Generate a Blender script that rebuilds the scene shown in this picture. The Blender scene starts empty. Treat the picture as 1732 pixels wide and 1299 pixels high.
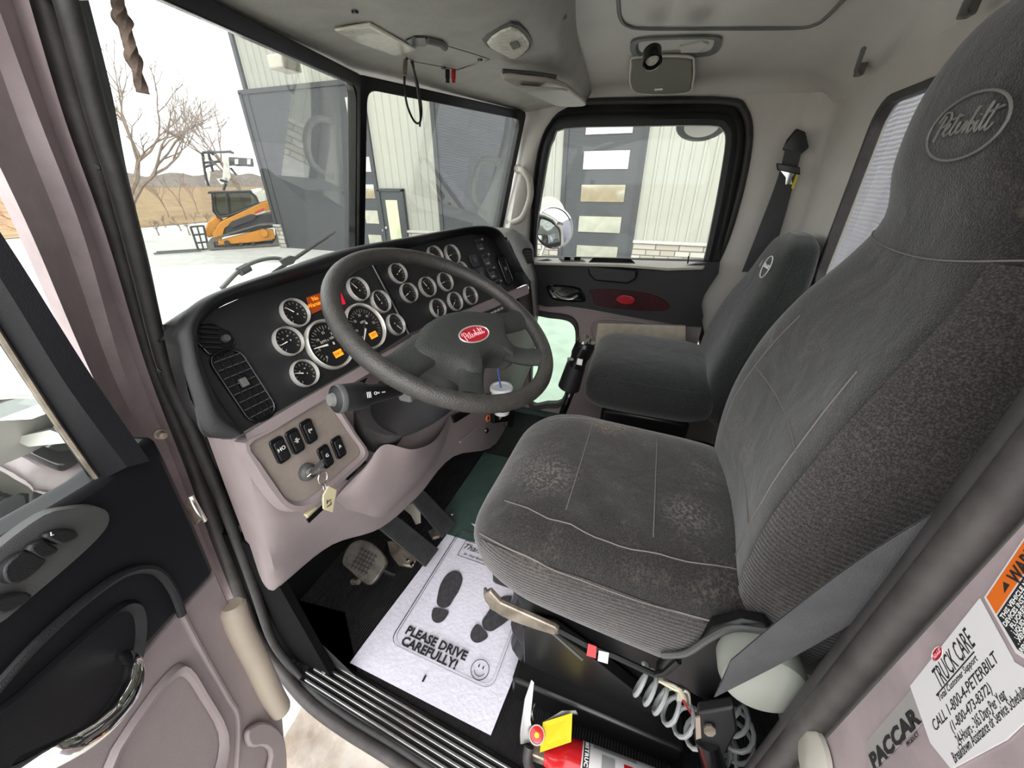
import bpy, bmesh, math, random
from math import sin, cos, pi, radians, sqrt, atan2
from mathutils import Vector as V, Matrix
random.seed(7)
SC = bpy.context.scene
COL = SC.collection

# ------------------------------------------------------------------ camera, sky, light
FP, PIT, AZ = 633.0, radians(28.2), radians(20.0)
CAM = V((0, 0, 1.3))
FW = V((cos(AZ)*cos(PIT), sin(AZ)*cos(PIT), -sin(PIT)))
RT = V((sin(AZ), -cos(AZ), 0))
UP = RT.cross(FW)
cd = bpy.data.cameras.new('camera'); cam = bpy.data.objects.new('camera', cd); COL.objects.link(cam)
cd.sensor_width = 36; cd.lens = FP/1732*36; cd.clip_start = 0.02; cd.clip_end = 900
cam.matrix_world = Matrix((( RT.x, UP.x, -FW.x, CAM.x), (RT.y, UP.y, -FW.y, CAM.y), (RT.z, UP.z, -FW.z, CAM.z), (0, 0, 0, 1)))
SC.camera = cam
SC.view_settings.view_transform = 'Standard'; SC.view_settings.look = 'None'
SC.view_settings.gamma = 1.0; SC.view_settings.exposure = 1.78; SC.view_settings.use_curve_mapping = False
w = bpy.data.worlds.new('overcast_sky'); SC.world = w; w.use_nodes = True
bgn = w.node_tree.nodes['Background']; bgn.inputs[0].default_value = (0.97, 0.985, 1.0, 1); bgn.inputs[1].default_value = 1.0
sl = bpy.data.lights.new('soft_sun', 'SUN'); sl.energy = 0.7; sl.angle = radians(40); sl.color = (1, 0.97, 0.93)
so = bpy.data.objects.new('soft_sun', sl); COL.objects.link(so)
so.rotation_euler = V((0.80, 0.22, -0.62)).to_track_quat('-Z', 'Y').to_euler()

# ------------------------------------------------------------------ measuring helpers (photo pixel -> point on a real plane)
def ray(px, py): return FW*FP + RT*(px-866) - UP*(py-649.5)
def X(px, py, x): r = ray(px, py); return CAM + r*((x-CAM.x)/r.x)
def Y(px, py, y): r = ray(px, py); return CAM + r*((y-CAM.y)/r.y)
def Z(px, py, z): r = ray(px, py); return CAM + r*((z-CAM.z)/r.z)
def PL(px, py, p0, n): r = ray(px, py); return CAM + r*((p0-CAM).dot(n)/r.dot(n))

# ------------------------------------------------------------------ materials
def lin(c):
    return tuple(((x/255)/12.92 if x/255 <= .04045 else (((x/255)+.055)/1.055)**2.4) for x in c)
MATS = {}
def mat(name, col, rough=.5, metal=0, var=0, vscale=8, bump=0, bscale=200, emit=0, coat=0, col2=None, spec=.5):
    m = bpy.data.materials.new(name); m.use_nodes = True; nt = m.node_tree; b = nt.nodes['Principled BSDF']
    c = lin(col); b.inputs['Base Color'].default_value = (*c, 1); b.inputs['Roughness'].default_value = rough
    b.inputs['Metallic'].default_value = metal; b.inputs['Coat Weight'].default_value = coat
    b.inputs['Specular IOR Level'].default_value = spec
    tc = nt.nodes.new('ShaderNodeTexCoord')
    if var or col2:
        n = nt.nodes.new('ShaderNodeTexNoise'); n.inputs['Scale'].default_value = vscale; n.inputs['Detail'].default_value = 6
        n.inputs['Roughness'].default_value = .65
        nt.links.new(tc.outputs['Object'], n.inputs['Vector'])
        r = nt.nodes.new('ShaderNodeValToRGB'); r.color_ramp.elements[0].position = .35; r.color_ramp.elements[1].position = .65
        d = lin(col2) if col2 else tuple(x*(1-var) for x in c)
        r.color_ramp.elements[0].color = (*d, 1)
        r.color_ramp.elements[1].color = (*(c if col2 else tuple(min(1, x*(1+var)) for x in c)), 1)
        nt.links.new(n.outputs['Fac'], r.inputs[0]); nt.links.new(r.outputs[0], b.inputs['Base Color'])
    if bump:
        n = nt.nodes.new('ShaderNodeTexNoise'); n.inputs['Scale'].default_value = bscale; n.inputs['Detail'].default_value = 3
        nt.links.new(tc.outputs['Object'], n.inputs['Vector'])
        bp = nt.nodes.new('ShaderNodeBump'); bp.inputs['Strength'].default_value = bump; bp.inputs['Distance'].default_value = .002
        nt.links.new(n.outputs['Fac'], bp.inputs['Height']); nt.links.new(bp.outputs[0], b.inputs['Normal'])
    if emit:
        b.inputs['Emission Color'].default_value = (*c, 1); b.inputs['Emission Strength'].default_value = emit
    MATS[name] = m
    return m
black_plastic = mat('black_plastic', (17, 17, 20), .45, bump=.35, bscale=900)
panel_black = mat('panel_black', (19, 20, 22), .5, bump=.4, bscale=1400, var=.15, vscale=30)
gloss_black = mat('gloss_black', (16, 16, 18), .22)
rubber = mat('rubber', (44, 42, 42), .55, var=.25, vscale=25, bump=.3, bscale=120)
seal_rubber = mat('seal_rubber', (58, 54, 53), .5, var=.3, vscale=20, bump=.2, bscale=90)
taupe = mat('taupe_plastic', (134, 122, 122), .5, bump=.25, bscale=1200, var=.05, vscale=10)
tan_plastic = mat('switch_panel_plastic', (138, 127, 119), .6, bump=.5, bscale=1500, var=.07, vscale=60)
grey_plastic = mat('grey_plastic', (128, 126, 122), .45, bump=.2, bscale=900, var=.05, vscale=9)
dark_grey = mat('dark_grey_plastic', (70, 71, 70), .45, bump=.25, bscale=900, var=.08, vscale=12)
mid_grey = mat('mid_grey_plastic', (96, 97, 94), .45, bump=.3, bscale=700, var=.08, vscale=12)
headliner = mat('headliner_vinyl', (196, 191, 184), .42, bump=.2, bscale=500, var=.05, vscale=5)
console_m = mat('console_vinyl', (160, 157, 149), .5, bump=.6, bscale=500, var=.1, vscale=14)
light_grey = mat('light_grey_plastic', (168, 163, 153), .42, var=.05, vscale=12)
jamb_paint = mat('jamb_paint', (152, 138, 139), .38, var=.14, vscale=14, bump=.1, bscale=60)
white_paint = mat('white_paint', (212, 208, 202), .3, var=.05, vscale=4)
dirty_white = mat('dirty_white_paint', (180, 172, 162), .5, col2=(140, 124, 108), vscale=9)
satin = mat('satin_chrome', (225, 223, 217), .28, .6)
dull_alu = mat('dull_aluminium', (150, 150, 148), .42, .8)
chrome = mat('chrome', (225, 225, 222), .08, 1)
brushed = mat('brushed_aluminium', (190, 190, 186), .3, 1, var=.15, vscale=40)
alu_plain = mat('dull_metal', (140, 130, 118), .45, .8, var=.4, vscale=20)
wheel_m = mat('wheel_leather', (52, 50, 47), .4, bump=.7, bscale=420, var=.2, vscale=40)
hub_m = mat('hub_vinyl', (44, 46, 44), .5, bump=.9, bscale=480, var=.15, vscale=30)
red_emblem = mat('red_enamel', (165, 22, 42), .25, coat=.5)
white_ink = mat('white_ink', (225, 225, 222), .5)
pink_ink = mat('emblem_ink', (214, 160, 166), .4)
dim_ink = mat('dial_ink', (170, 166, 156), .5)
silver_ink = mat('silver_thread', (150, 152, 150), .5)
black_ink = mat('black_ink', (28, 28, 30), .6)
sole_ink = mat('sole_print_ink', (64, 62, 66), .7, var=.5, vscale=60, col2=(42, 41, 44))
amber = mat('amber_display', (240, 140, 30), .4, emit=.35)
amber_dim = mat('orange_display', (150, 62, 20), .4, emit=.08)
red_lamp = mat('red_lamp', (215, 20, 50), .3, emit=.12)
needle_m = mat('needle_white', (240, 236, 226), .4)
face_m = mat('gauge_face', (24, 23, 24), .35)
steel_blk = mat('black_steel', (22, 22, 23), .35, .3)
paper = mat('paper', (205, 202, 213), .8, var=.05, vscale=30, bump=.9, bscale=90)
orange_lbl = mat('orange_label', (205, 100, 28), .4)
label_white = mat('label_white', (205, 202, 202), .35)
label_grey = mat('label_grey', (165, 160, 156), .4, .3)
red_paint = mat('red_paint', (178, 20, 28), .25, coat=.5)
yellow_tag = mat('yellow_tag', (212, 192, 24), .5)
coil_m = mat('coil_grey', (140, 142, 142), .45)
belt_m = mat('belt_webbing', (66, 66, 68), .7, bump=.6, bscale=700, var=.12, vscale=18)
recliner_m = mat('recliner_plastic', (144, 146, 138), .45)
tag_yellow = mat('key_tag_plastic', (198, 188, 152), .4)
blue_m = mat('blue_plastic', (40, 80, 175), .35)
wood_burg = mat('burgundy_wood', (52, 9, 18), .4, coat=0, spec=.25, var=.35, vscale=30)
card = mat('document_card', (176, 166, 150), .6, var=.12, vscale=20)
cream_visor = mat('cream_painted_metal', (190, 184, 168), .35)
strap_m = mat('frayed_strap', (92, 78, 68), .8, var=.4, vscale=60, bump=.8, bscale=160)
lens_m = mat('frosted_lens', (205, 200, 185), .25, var=.15, vscale=60)
label_clear = mat('printed_label', (178, 176, 165), .4, var=.25, vscale=90)
kick_black = mat('kick_panel_black', (12, 12, 13), .85, spec=.08)
door_black = mat('door_trim_black', (14, 14, 18), .5, bump=.15, bscale=800, spec=.3)
teal_floor = mat('green_lit_floor', (58, 76, 72), .4, var=.15, vscale=10, bump=.3, bscale=200)  # dark floor colour with the green light falling on it painted in

def wave_bump(m, scale, strength, axis, dist=.002, detail=0):
    nt = m.node_tree; b = nt.nodes['Principled BSDF']
    tc = nt.nodes.new('ShaderNodeTexCoord'); wv = nt.nodes.new('ShaderNodeTexWave')
    wv.bands_direction = axis; wv.inputs['Scale'].default_value = scale; wv.inputs['Distortion'].default_value = detail
    nt.links.new(tc.outputs['Object'], wv.inputs['Vector'])
    bp = nt.nodes.new('ShaderNodeBump'); bp.inputs['Strength'].default_value = strength; bp.inputs['Distance'].default_value = dist
    nt.links.new(wv.outputs['Fac'], bp.inputs['Height']); nt.links.new(bp.outputs[0], b.inputs['Normal'])
floor_rubber = mat('ribbed_floor_rubber', (33, 32, 33), .42, var=.2, vscale=14)
wave_bump(floor_rubber, 42, .9, 'Y', .004)
pedal_rubber = mat('pedal_rubber', (44, 44, 45), .45, var=.3, vscale=40)

def fabric(name, base, dust, amt, weave=1.0, wscale=260, stains=()):
    m = bpy.data.materials.new(name); m.use_nodes = True; nt = m.node_tree; b = nt.nodes['Principled BSDF']
    b.inputs['Roughness'].default_value = .88; b.inputs['Sheen Weight'].default_value = .35; b.inputs['Sheen Roughness'].default_value = .5
    b.inputs['Specular IOR Level'].default_value = .2
    tc = nt.nodes.new('ShaderNodeTexCoord')
    n1 = nt.nodes.new('ShaderNodeTexNoise'); n1.inputs['Scale'].default_value = 420; n1.inputs['Detail'].default_value = 2
    n2 = nt.nodes.new('ShaderNodeTexNoise'); n2.inputs['Scale'].default_value = 6.5; n2.inputs['Detail'].default_value = 9; n2.inputs['Roughness'].default_value = .7
    for n in (n1, n2): nt.links.new(tc.outputs['Object'], n.inputs['Vector'])
    r1 = nt.nodes.new('ShaderNodeValToRGB'); r1.color_ramp.elements[0].position = .42; r1.color_ramp.elements[1].position = .68
    c = lin(base); r1.color_ramp.elements[0].color = (*[x*.55 for x in c], 1); r1.color_ramp.elements[1].color = (*[x*1.75 for x in c], 1)
    nt.links.new(n1.outputs['Fac'], r1.inputs[0])
    r2 = nt.nodes.new('ShaderNodeValToRGB'); r2.color_ramp.elements[0].position = .50; r2.color_ramp.elements[1].position = .75
    r2.color_ramp.elements[0].color = (0, 0, 0, 1); r2.color_ramp.elements[1].color = (amt, amt, amt, 1)
    nt.links.new(n2.outputs['Fac'], r2.inputs[0])
    n3 = nt.nodes.new('ShaderNodeTexNoise'); n3.inputs['Scale'].default_value = 150; n3.inputs['Detail'].default_value = 3
    nt.links.new(tc.outputs['Object'], n3.inputs['Vector'])
    r3 = nt.nodes.new('ShaderNodeValToRGB'); r3.color_ramp.elements[0].position = .45; r3.color_ramp.elements[1].position = .62
    nt.links.new(n3.outputs['Fac'], r3.inputs[0])
    mu = nt.nodes.new('ShaderNodeMath'); mu.operation = 'MULTIPLY'; nt.links.new(r2.outputs[0], mu.inputs[0]); nt.links.new(r3.outputs[0], mu.inputs[1])
    mx = nt.nodes.new('ShaderNodeMix'); mx.data_type = 'RGBA'
    nt.links.new(mu.outputs[0], mx.inputs[0]); nt.links.new(r1.outputs[0], mx.inputs[6]); mx.inputs[7].default_value = (*lin(dust), 1)
    last = mx.outputs[2]
    for (px, py, z), rad, colr in stains:
        if not z: continue
        pt = Z(px, py, z); g = nt.nodes.new('ShaderNodeNewGeometry'); ds = nt.nodes.new('ShaderNodeVectorMath'); ds.operation = 'DISTANCE'
        ds.inputs[1].default_value = tuple(pt); nt.links.new(g.outputs['Position'], ds.inputs[0])
        mr = nt.nodes.new('ShaderNodeMapRange'); mr.inputs[1].default_value = rad; mr.inputs[2].default_value = rad*.2; mr.inputs[3].default_value = 0; mr.inputs[4].default_value = 1.3
        nt.links.new(ds.outputs['Value'], mr.inputs[0])
        m2 = nt.nodes.new('ShaderNodeMath'); m2.operation = 'MULTIPLY'; nt.links.new(mr.outputs[0], m2.inputs[0]); nt.links.new(r3.outputs[0], m2.inputs[1])
        m4 = nt.nodes.new('ShaderNodeMath'); m4.operation = 'MULTIPLY'; m4.inputs[1].default_value = .75; m4.use_clamp = True; nt.links.new(m2.outputs[0], m4.inputs[0])
        mz = nt.nodes.new('ShaderNodeMix'); mz.data_type = 'RGBA'; nt.links.new(m4.outputs[0], mz.inputs[0]); nt.links.new(last, mz.inputs[6]); mz.inputs[7].default_value = (*lin(colr), 1); last = mz.outputs[2]
    nt.links.new(last, b.inputs['Base Color'])
    bp = nt.nodes.new('ShaderNodeBump'); bp.inputs['Strength'].default_value = .55; bp.inputs['Distance'].default_value = .002
    nt.links.new(n1.outputs['Fac'], bp.inputs['Height'])
    bp2 = nt.nodes.new('ShaderNodeBump'); bp2.inputs['Strength'].default_value = .5; bp2.inputs['Distance'].default_value = .014
    n4 = nt.nodes.new('ShaderNodeTexNoise'); n4.inputs['Scale'].default_value = 7; n4.inputs['Detail'].default_value = 3; n4.inputs['Distortion'].default_value = .5
    nt.links.new(tc.outputs['Object'], n4.inputs['Vector']); nt.links.new(n4.outputs['Fac'], bp2.inputs['Height'])
    nt.links.new(bp2.outputs[0], bp.inputs['Normal']); nt.links.new(bp.outputs[0], b.inputs['Normal'])
    if weave:
        wv = nt.nodes.new('ShaderNodeTexWave'); wv.inputs['Scale'].default_value = wscale/6.2832*.9; wv.bands_direction = 'Z'; wv.inputs['Distortion'].default_value = .6
        nt.links.new(tc.outputs['Object'], wv.inputs['Vector'])
        bp3 = nt.nodes.new('ShaderNodeBump'); bp3.inputs['Strength'].default_value = .5*weave; bp3.inputs['Distance'].default_value = .0015
        nt.links.new(wv.outputs['Fac'], bp3.inputs['Height']); nt.links.new(bp2.outputs[0], bp3.inputs['Normal']); nt.links.new(bp3.outputs[0], bp.inputs['Normal'])
    return m
seat_fab = fabric('seat_fabric_dusty', (39, 37, 36), (112, 100, 88), .6, 0, stains=[((1030, 705, .71), .085, (128, 104, 84)), ((925, 800, .70), .09, (104, 100, 92)), ((1165, 870, .69), .07, (98, 92, 86)), ((1590, 330, 0), .06, (70, 66, 60))])
seat_side = fabric('seat_side_knit', (54, 50, 49), (112, 100, 90), .45, 1.0)
seat_clean = fabric('seat_fabric_clean', (42, 44, 43), (74, 74, 70), .3, 0)
seam_m = mat('seam_thread', (112, 106, 102), .9)
dark_seam = mat('dark_seam_thread', (52, 52, 50), .9)

def glass(name, tint, refl, dirt=.0):
    m = bpy.data.materials.new(name); m.use_nodes = True; nt = m.node_tree
    for n in list(nt.nodes): nt.nodes.remove(n)
    out = nt.nodes.new('ShaderNodeOutputMaterial'); tr = nt.nodes.new('ShaderNodeBsdfTransparent'); tr.inputs[0].default_value = (*tint, 1)
    gl = nt.nodes.new('ShaderNodeBsdfGlossy'); gl.inputs['Roughness'].default_value = .02; gl.inputs[0].default_value = (.9, .9, .9, 1)
    fr = nt.nodes.new('ShaderNodeFresnel'); fr.inputs[0].default_value = 1.5
    mu = nt.nodes.new('ShaderNodeMath'); mu.operation = 'MULTIPLY'; mu.inputs[1].default_value = refl; nt.links.new(fr.outputs[0], mu.inputs[0])
    mx = nt.nodes.new('ShaderNodeMixShader'); nt.links.new(mu.outputs[0], mx.inputs[0]); nt.links.new(tr.outputs[0], mx.inputs[1]); nt.links.new(gl.outputs[0], mx.inputs[2])
    last = mx
    if dirt:
        df = nt.nodes.new('ShaderNodeBsdfDiffuse'); df.inputs[0].default_value = (.8, .8, .8, 1)
        m2 = nt.nodes.new('ShaderNodeMixShader'); m2.inputs[0].default_value = dirt
        nt.links.new(mx.outputs[0], m2.inputs[1]); nt.links.new(df.outputs[0], m2.inputs[2]); last = m2
    nt.links.new(last.outputs[0], out.inputs[0]); return m
clear_glass = glass('clear_glass', (.96, .98, .96), .3, .02)
green_glass = glass('green_glass', (.86, 1, .90), .5, .12)
dark_glass = glass('cab_tinted_glass', (.3, .35, .33), 1.0)
mirror_glass = mat('mirror_glass', (235, 238, 238), .02, 1)

# ------------------------------------------------------------------ mesh helpers
def cat(P, n=8, closed=False):
    P = [V(p) for p in P]; N = len(P); out = []
    rng = range(N if closed else N-1)
    for i in rng:
        if closed: a, b, c, d = P[(i-1) % N], P[i], P[(i+1) % N], P[(i+2) % N]
        else: a, b, c, d = P[max(i-1, 0)], P[i], P[i+1], P[min(i+2, N-1)]
        for k in range(n):
            t = k/n
            out.append(.5*((2*b)+(c-a)*t+(2*a-5*b+4*c-d)*t*t+(3*b-a-3*c+d)*t*t*t))
    if not closed: out.append(P[-1].copy())
    return out
def frame(o, z, xh=(1, 0, 0)):
    z = V(z).normalized(); xh = V(xh); x = (xh - z*xh.dot(z)).normalized(); y = z.cross(x); o = V(o)
    return Matrix(((x.x, y.x, z.x, o.x), (x.y, y.y, z.y, o.y), (x.z, y.z, z.z, o.z), (0, 0, 0, 1)))
def rr(w, h, r, n=5, cx=0, cy=0):
    o = []
    for sx, sy, a0 in ((1, 1, 0), (-1, 1, 90), (-1, -1, 180), (1, -1, 270)):
        for k in range(n+1):
            a = radians(a0+90*k/n); o.append((cx+sx*(w/2-r)+r*cos(a), cy+sy*(h/2-r)+r*sin(a)))
    return o
def ell(a, b, n=32, cx=0, cy=0): return [(cx+a*cos(2*pi*k/n), cy+b*sin(2*pi*k/n)) for k in range(n)]
class MB:
    def __init__(s, M=None): s.v = []; s.f = []; s.M = M or Matrix()
    def add(s, vs, fs):
        b = len(s.v); s.v += [s.M @ V(p) for p in vs]; s.f += [[i+b for i in f] for f in fs]; return s
    def box(s, c, d, M=None):
        c = V(c); vs = [V((c.x+sx*d[0]/2, c.y+sy*d[1]/2, c.z+sz*d[2]/2)) for sx in (-1, 1) for sy in (-1, 1) for sz in (-1, 1)]
        if M: vs = [M @ p for p in vs]
        return s.add(vs, [(0, 1, 3, 2), (4, 6, 7, 5), (0, 4, 5, 1), (2, 3, 7, 6), (0, 2, 6, 4), (1, 5, 7, 3)])
    def prism(s, pts, z0, z1, M=None):
        n = len(pts); vs = [V((p[0], p[1], z0)) for p in pts]+[V((p[0], p[1], z1)) for p in pts]
        if M: vs = [M @ p for p in vs]
        return s.add(vs, [list(range(n))[::-1], list(range(n, 2*n))]+[(i, (i+1) % n, (i+1) % n+n, i+n) for i in range(n)])
    def slab(s, P, off):
        P = [V(p) for p in P]; off = V(off); n = len(P)
        return s.add(P+[p+off for p in P], [list(range(n))[::-1], list(range(n, 2*n))]+[(i, (i+1) % n, (i+1) % n+n, i+n) for i in range(n)])
    def ring(s, A, B, off):
        A = [V(p) for p in A]; B = [V(p) for p in B]; off = V(off); n = len(A)
        vs = A+B+[p+off for p in A]+[p+off for p in B]; f = []
        for i in range(n):
            j = (i+1) % n
            f += [(i, j, n+j, n+i), (2*n+j, 2*n+i, 3*n+i, 3*n+j), (j, i, 2*n+i, 2*n+j), (n+i, n+j, 3*n+j, 3*n+i)]
        return s.add(vs, f)
    def loft(s, R, closed=True, caps=True, loop=False):
        m = len(R); n = len(R[0]); vs = [V(p) for r in R for p in r]; f = []
        for i in range(m if loop else m-1):
            i2 = (i+1) % m
            for j in range(n if closed else n-1): k = (j+1) % n; f.append((i*n+j, i*n+k, i2*n+k, i2*n+j))
        if caps and closed and not loop: f += [list(range(n))[::-1], [(m-1)*n+j for j in range(n)]]
        return s.add(vs, f)
    def tube(s, P, r, n=10, closed=False, flat=None, upv=None):
        P = [V(p) for p in P]; N = len(P); R = []
        t0 = None; nx = None
        for i, p in enumerate(P):
            t = (P[(i+1) % N]-P[i-1]) if closed else (P[min(i+1, N-1)]-P[max(i-1, 0)])
            t = t.normalized() if t.length > 1e-9 else (t0 or V((0, 0, 1)))
            if upv is not None: nx = V(upv).cross(t).normalized()
            elif nx is None: nx = t.orthogonal().normalized()
            else:
                nx = nx - t*nx.dot(t); nx = nx.normalized() if nx.length > 1e-6 else t.orthogonal().normalized()
            ny = t.cross(nx); rr_ = r[i] if isinstance(r, (list, tuple)) else r; fl = flat or 1
            R.append([p+nx*rr_*cos(2*pi*k/n)+ny*rr_*fl*sin(2*pi*k/n) for k in range(n)]); t0 = t
        return s.loft(R, True, True, closed)
    def lathe(s, prof, n=28, M=None):
        R = [[V((r*cos(2*pi*k/n), r*sin(2*pi*k/n), z)) for k in range(n)] for r, z in prof]
        if M: R = [[M @ p for p in q] for q in R]
        return s.loft(R, True, prof[0] != prof[-1])
    def plate(s, outer, holes, M, th):
        bm = bmesh.new(); loops = [outer]+holes
        for lp in loops:
            vs = [bm.verts.new((p[0], p[1], 0)) for p in lp]
            for i in range(len(vs)): bm.edges.new((vs[i], vs[(i+1) % len(vs)]))
        bmesh.ops.triangle_fill(bm, use_beauty=True, use_dissolve=False, edges=bm.edges[:])
        bm.verts.ensure_lookup_table(); bm.verts.index_update()
        vs = [v.co.copy() for v in bm.verts]; n = len(vs); fs = [[v.index for v in f.verts] for f in bm.faces]; bm.free()
        allv = [M @ v for v in vs]+[M @ (v+V((0, 0, th))) for v in vs]
        ff = [f[::-1] for f in fs]+[[i+n for i in f] for f in fs]; b = 0
        for lp in loops:
            L = len(lp)
            for i in range(L): j = (i+1) % L; ff.append((b+i, b+j, b+j+n, b+i+n))
            b += L
        return s.add(allv, ff)
    def build(s, name, m, parent=None, bevel=0, sub=0, smooth=True, ang=38, seg=2):
        me = bpy.data.meshes.new(name); me.from_pydata([tuple(p) for p in s.v], [], s.f)
        bm = bmesh.new(); bm.from_mesh(me); bmesh.ops.recalc_face_normals(bm, faces=bm.faces[:]); bm.to_mesh(me); bm.free()
        me.materials.append(m)
        # origin at the bounding-box centre
        c = V([(min(p[i] for p in s.v)+max(p[i] for p in s.v))/2 for i in range(3)])
        me.transform(Matrix.Translation(-c))
        if smooth:
            me.polygons.foreach_set('use_smooth', [True]*len(me.polygons))
            if not sub: me.set_sharp_from_angle(angle=radians(ang))
        o = bpy.data.objects.new(name, me); COL.objects.link(o); o['wc'] = tuple(c)
        base = V((0, 0, 0))
        if parent is not None: o.parent = parent; base = V(parent['wc'])
        o.location = c-base
        if bevel:
            b = o.modifiers.new('bevel', 'BEVEL'); b.width = bevel; b.segments = seg; b.limit_method = 'ANGLE'; b.angle_limit = radians(40)
        if sub:
            q = o.modifiers.new('subdivision', 'SUBSURF'); q.levels = sub; q.render_levels = sub
        return o
def net(rows, nu=6, nv=6, closed=False):
    R = [cat(r, nu, closed) for r in rows]
    C = [cat([r[j] for r in R], nv) for j in range(len(R[0]))]
    return [[C[j][i] for j in range(len(C))] for i in range(len(C[0]))]
def thing(name, loc, label=None, cat_=None, group=None, kind=None):
    o = bpy.data.objects.new(name, None); COL.objects.link(o); o.location = loc; o['wc'] = tuple(loc); o.empty_display_size = .05
    return tag(o, label, cat_, group, kind)
def tag(o, label=None, cat_=None, group=None, kind=None):
    if label: o['label'] = label
    if cat_: o['category'] = cat_
    if group: o['group'] = group
    if kind: o['kind'] = kind
    return o
def lab(o, l): o['label'] = l; return o
def text(name, body, size, M, m, parent, shear=0, ext=.0004, align='CENTER', bold=0, sx=1.0):
    cu = bpy.data.curves.new('t', 'FONT'); cu.body = body; cu.size = size; cu.extrude = ext; cu.shear = shear
    cu.align_x = align; cu.align_y = 'CENTER'; cu.offset = bold; cu.resolution_u = 2
    t = bpy.data.objects.new('t', cu); COL.objects.link(t); bpy.context.view_layer.update()
    me = bpy.data.meshes.new_from_object(t.evaluated_get(bpy.context.evaluated_depsgraph_get()))
    bpy.data.objects.remove(t); bpy.data.curves.remove(cu)
    b = MB(M); b.add([V((v.co.x*sx, v.co.y, v.co.z)) for v in me.vertices], [list(p.vertices) for p in me.polygons]); bpy.data.meshes.remove(me)
    return b.build(name, m, parent, smooth=False)
# handwritten company script, drawn as pen strokes (unit height about 1)
SCRIPT = [[(-2.35, -.55), (-2.2, .1), (-1.95, .75)], [(-2.45, .45), (-2.1, .9), (-1.6, .85), (-1.5, .5), (-1.9, .2), (-2.15, .15)],
 [(-1.75, -.15), (-1.4, .1), (-1.35, .3), (-1.55, .3), (-1.65, -.05), (-1.5, -.3), (-1.2, -.15), (-.95, .2), (-.75, .75)],
 [(-.95, .2), (-1.05, -.1), (-.9, -.3), (-.65, -.1), (-.45, .2), (-.5, .3), (-.6, 0), (-.45, -.25), (-.2, -.1), (0, .25), (.1, .2), (.05, -.25)],
 [(.05, -.25), (.3, .1), (.6, .75), (.65, .9), (.5, .6), (.4, -.1), (.55, -.3), (.8, 0), (.65, .2), (.55, .1)],
 [(.8, 0), (.98, .2), (.95, -.1), (1.1, -.3), (1.3, .1), (1.6, .85), (1.5, .9), (1.35, .2), (1.4, -.25), (1.6, -.15), (1.8, .2), (2.0, .8)],
 [(1.8, .2), (1.75, -.2), (1.95, -.3), (2.2, 0)], [(-1.25, .5), (-.5, .62)], [(1.55, .5), (2.45, .68)], [(1.05, .45), (1.08, .5)]]
def script_mb(M, s, r):
    b = MB(M)
    for st in SCRIPT: b.tube(cat([(x*s, y*s, 0) for x, y in st], 4), r, 5)
    return b
def emblem(parent, M, a, plate_m=None, ink=None, rim=satin, th=.0015):
    ink = ink or pink_ink
    b = MB(M).prism(ell(a, a*.48), 0, th) if plate_m else None
    e = b.build('emblem', plate_m, parent) if b else parent
    o = MB(M).tube([(x, y, th) for x, y in ell(a, a*.48, 36)], a*.035, 6, True).build('emblem_rim', rim, e)
    t = script_mb(M @ Matrix.Translation((0, -.04*a, th)), a*.32, a*.024).build('emblem_script', ink, e)
    return e

# ================================================================== EXTERIOR
GZ = -1.2
def terrain():
    m = mat('gravel', (172, 171, 166), .9, var=.12, vscale=3, bump=.8, bscale=12)
    g = MB().box((20, 10, GZ-.1), (90, 70, .2)).build('gravel_yard', m); tag(g, kind='structure')
    m2 = mat('dry_grass_field', (138, 116, 72), .95, vscale=.35, col2=(108, 78, 50), bump=1, bscale=6)
    g = MB().add([(-160, 31, GZ+.03), (420, 31, GZ+.03), (420, 330, GZ+.6), (-160, 330, GZ+.6)], [(0, 1, 2, 3)]).build('field', m2); tag(g, kind='structure')
    g = MB().add([(-25, -40, GZ-.05), (-25, 45, GZ-.05), (-300, 45, GZ+2), (-300, -40, GZ+2)], [(0, 1, 2, 3)]).build('field', m2); tag(g, kind='structure')
    # far wooded ridge: rows of ragged crowns
    m3 = mat('bare_woodland', (126, 118, 112), .95, vscale=.5, col2=(106, 97, 91), bump=1, bscale=1)
    R = []
    for k in range(2):
        R.append([(-200+i*4.0, 300+40*sin(i*.05)+k*8, GZ+.4+(0 if k == 0 else 7.5+1.2*sin(i*.33)+1.0*sin(i*.9+1)+random.uniform(-.4, .4))) for i in range(160)])
    b = MB(); b.loft([[V(p) for p in R[0]], [V(p) for p in R[1]]], closed=False)
    o = b.build('woodland', m3); tag(o, 'far band of bare grey brown woodland along the horizon', 'woodland', kind='stuff')
terrain()

def tree(base, h, label, seed, name='bare_tree', group=None, spread=.5, m=None, lean=(0, 0), depth=6, r0=.16):
    rnd = random.Random(seed); b = MB(); base = V(base)
    def br(p, d, L, r, k):
        q = p+d*L; mid = (p+q)/2+V((rnd.uniform(-1, 1), rnd.uniform(-1, 1), rnd.uniform(-1, 1)))*L*.06
        b.tube([p, mid, q], [r, r*.85, r*.68], 5 if k > 3 else 4)
        if k <= 0: return
        for i in range(rnd.choice((2, 3)) if k > 1 else 3):
            nd = (d+V((rnd.uniform(-1, 1), rnd.uniform(-1, 1), rnd.uniform(-.35, .75)))*spread*1.35).normalized()
            br(q if i else p.lerp(q, .8), nd, L*rnd.uniform(.62, .86), r*.62, k-1)
    br(base, V((lean[0], lean[1], 1)).normalized(), h*.26, r0, depth)
    o = b.build(name, m or bark); tag(o, label, 'tree', group); return o
bark = mat('grey_bark', (128, 112, 100), .9, var=.2, vscale=5)
red_bark = mat('russet_twigs', (150, 92, 66), .9, var=.3, vscale=5)
def gp(px, py, d):   # ground spot seen at this pixel column, at distance d
    r = ray(px, 310); r = V((r.x, r.y, 0)).normalized(); return V((r.x*d, r.y*d, GZ))
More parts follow.
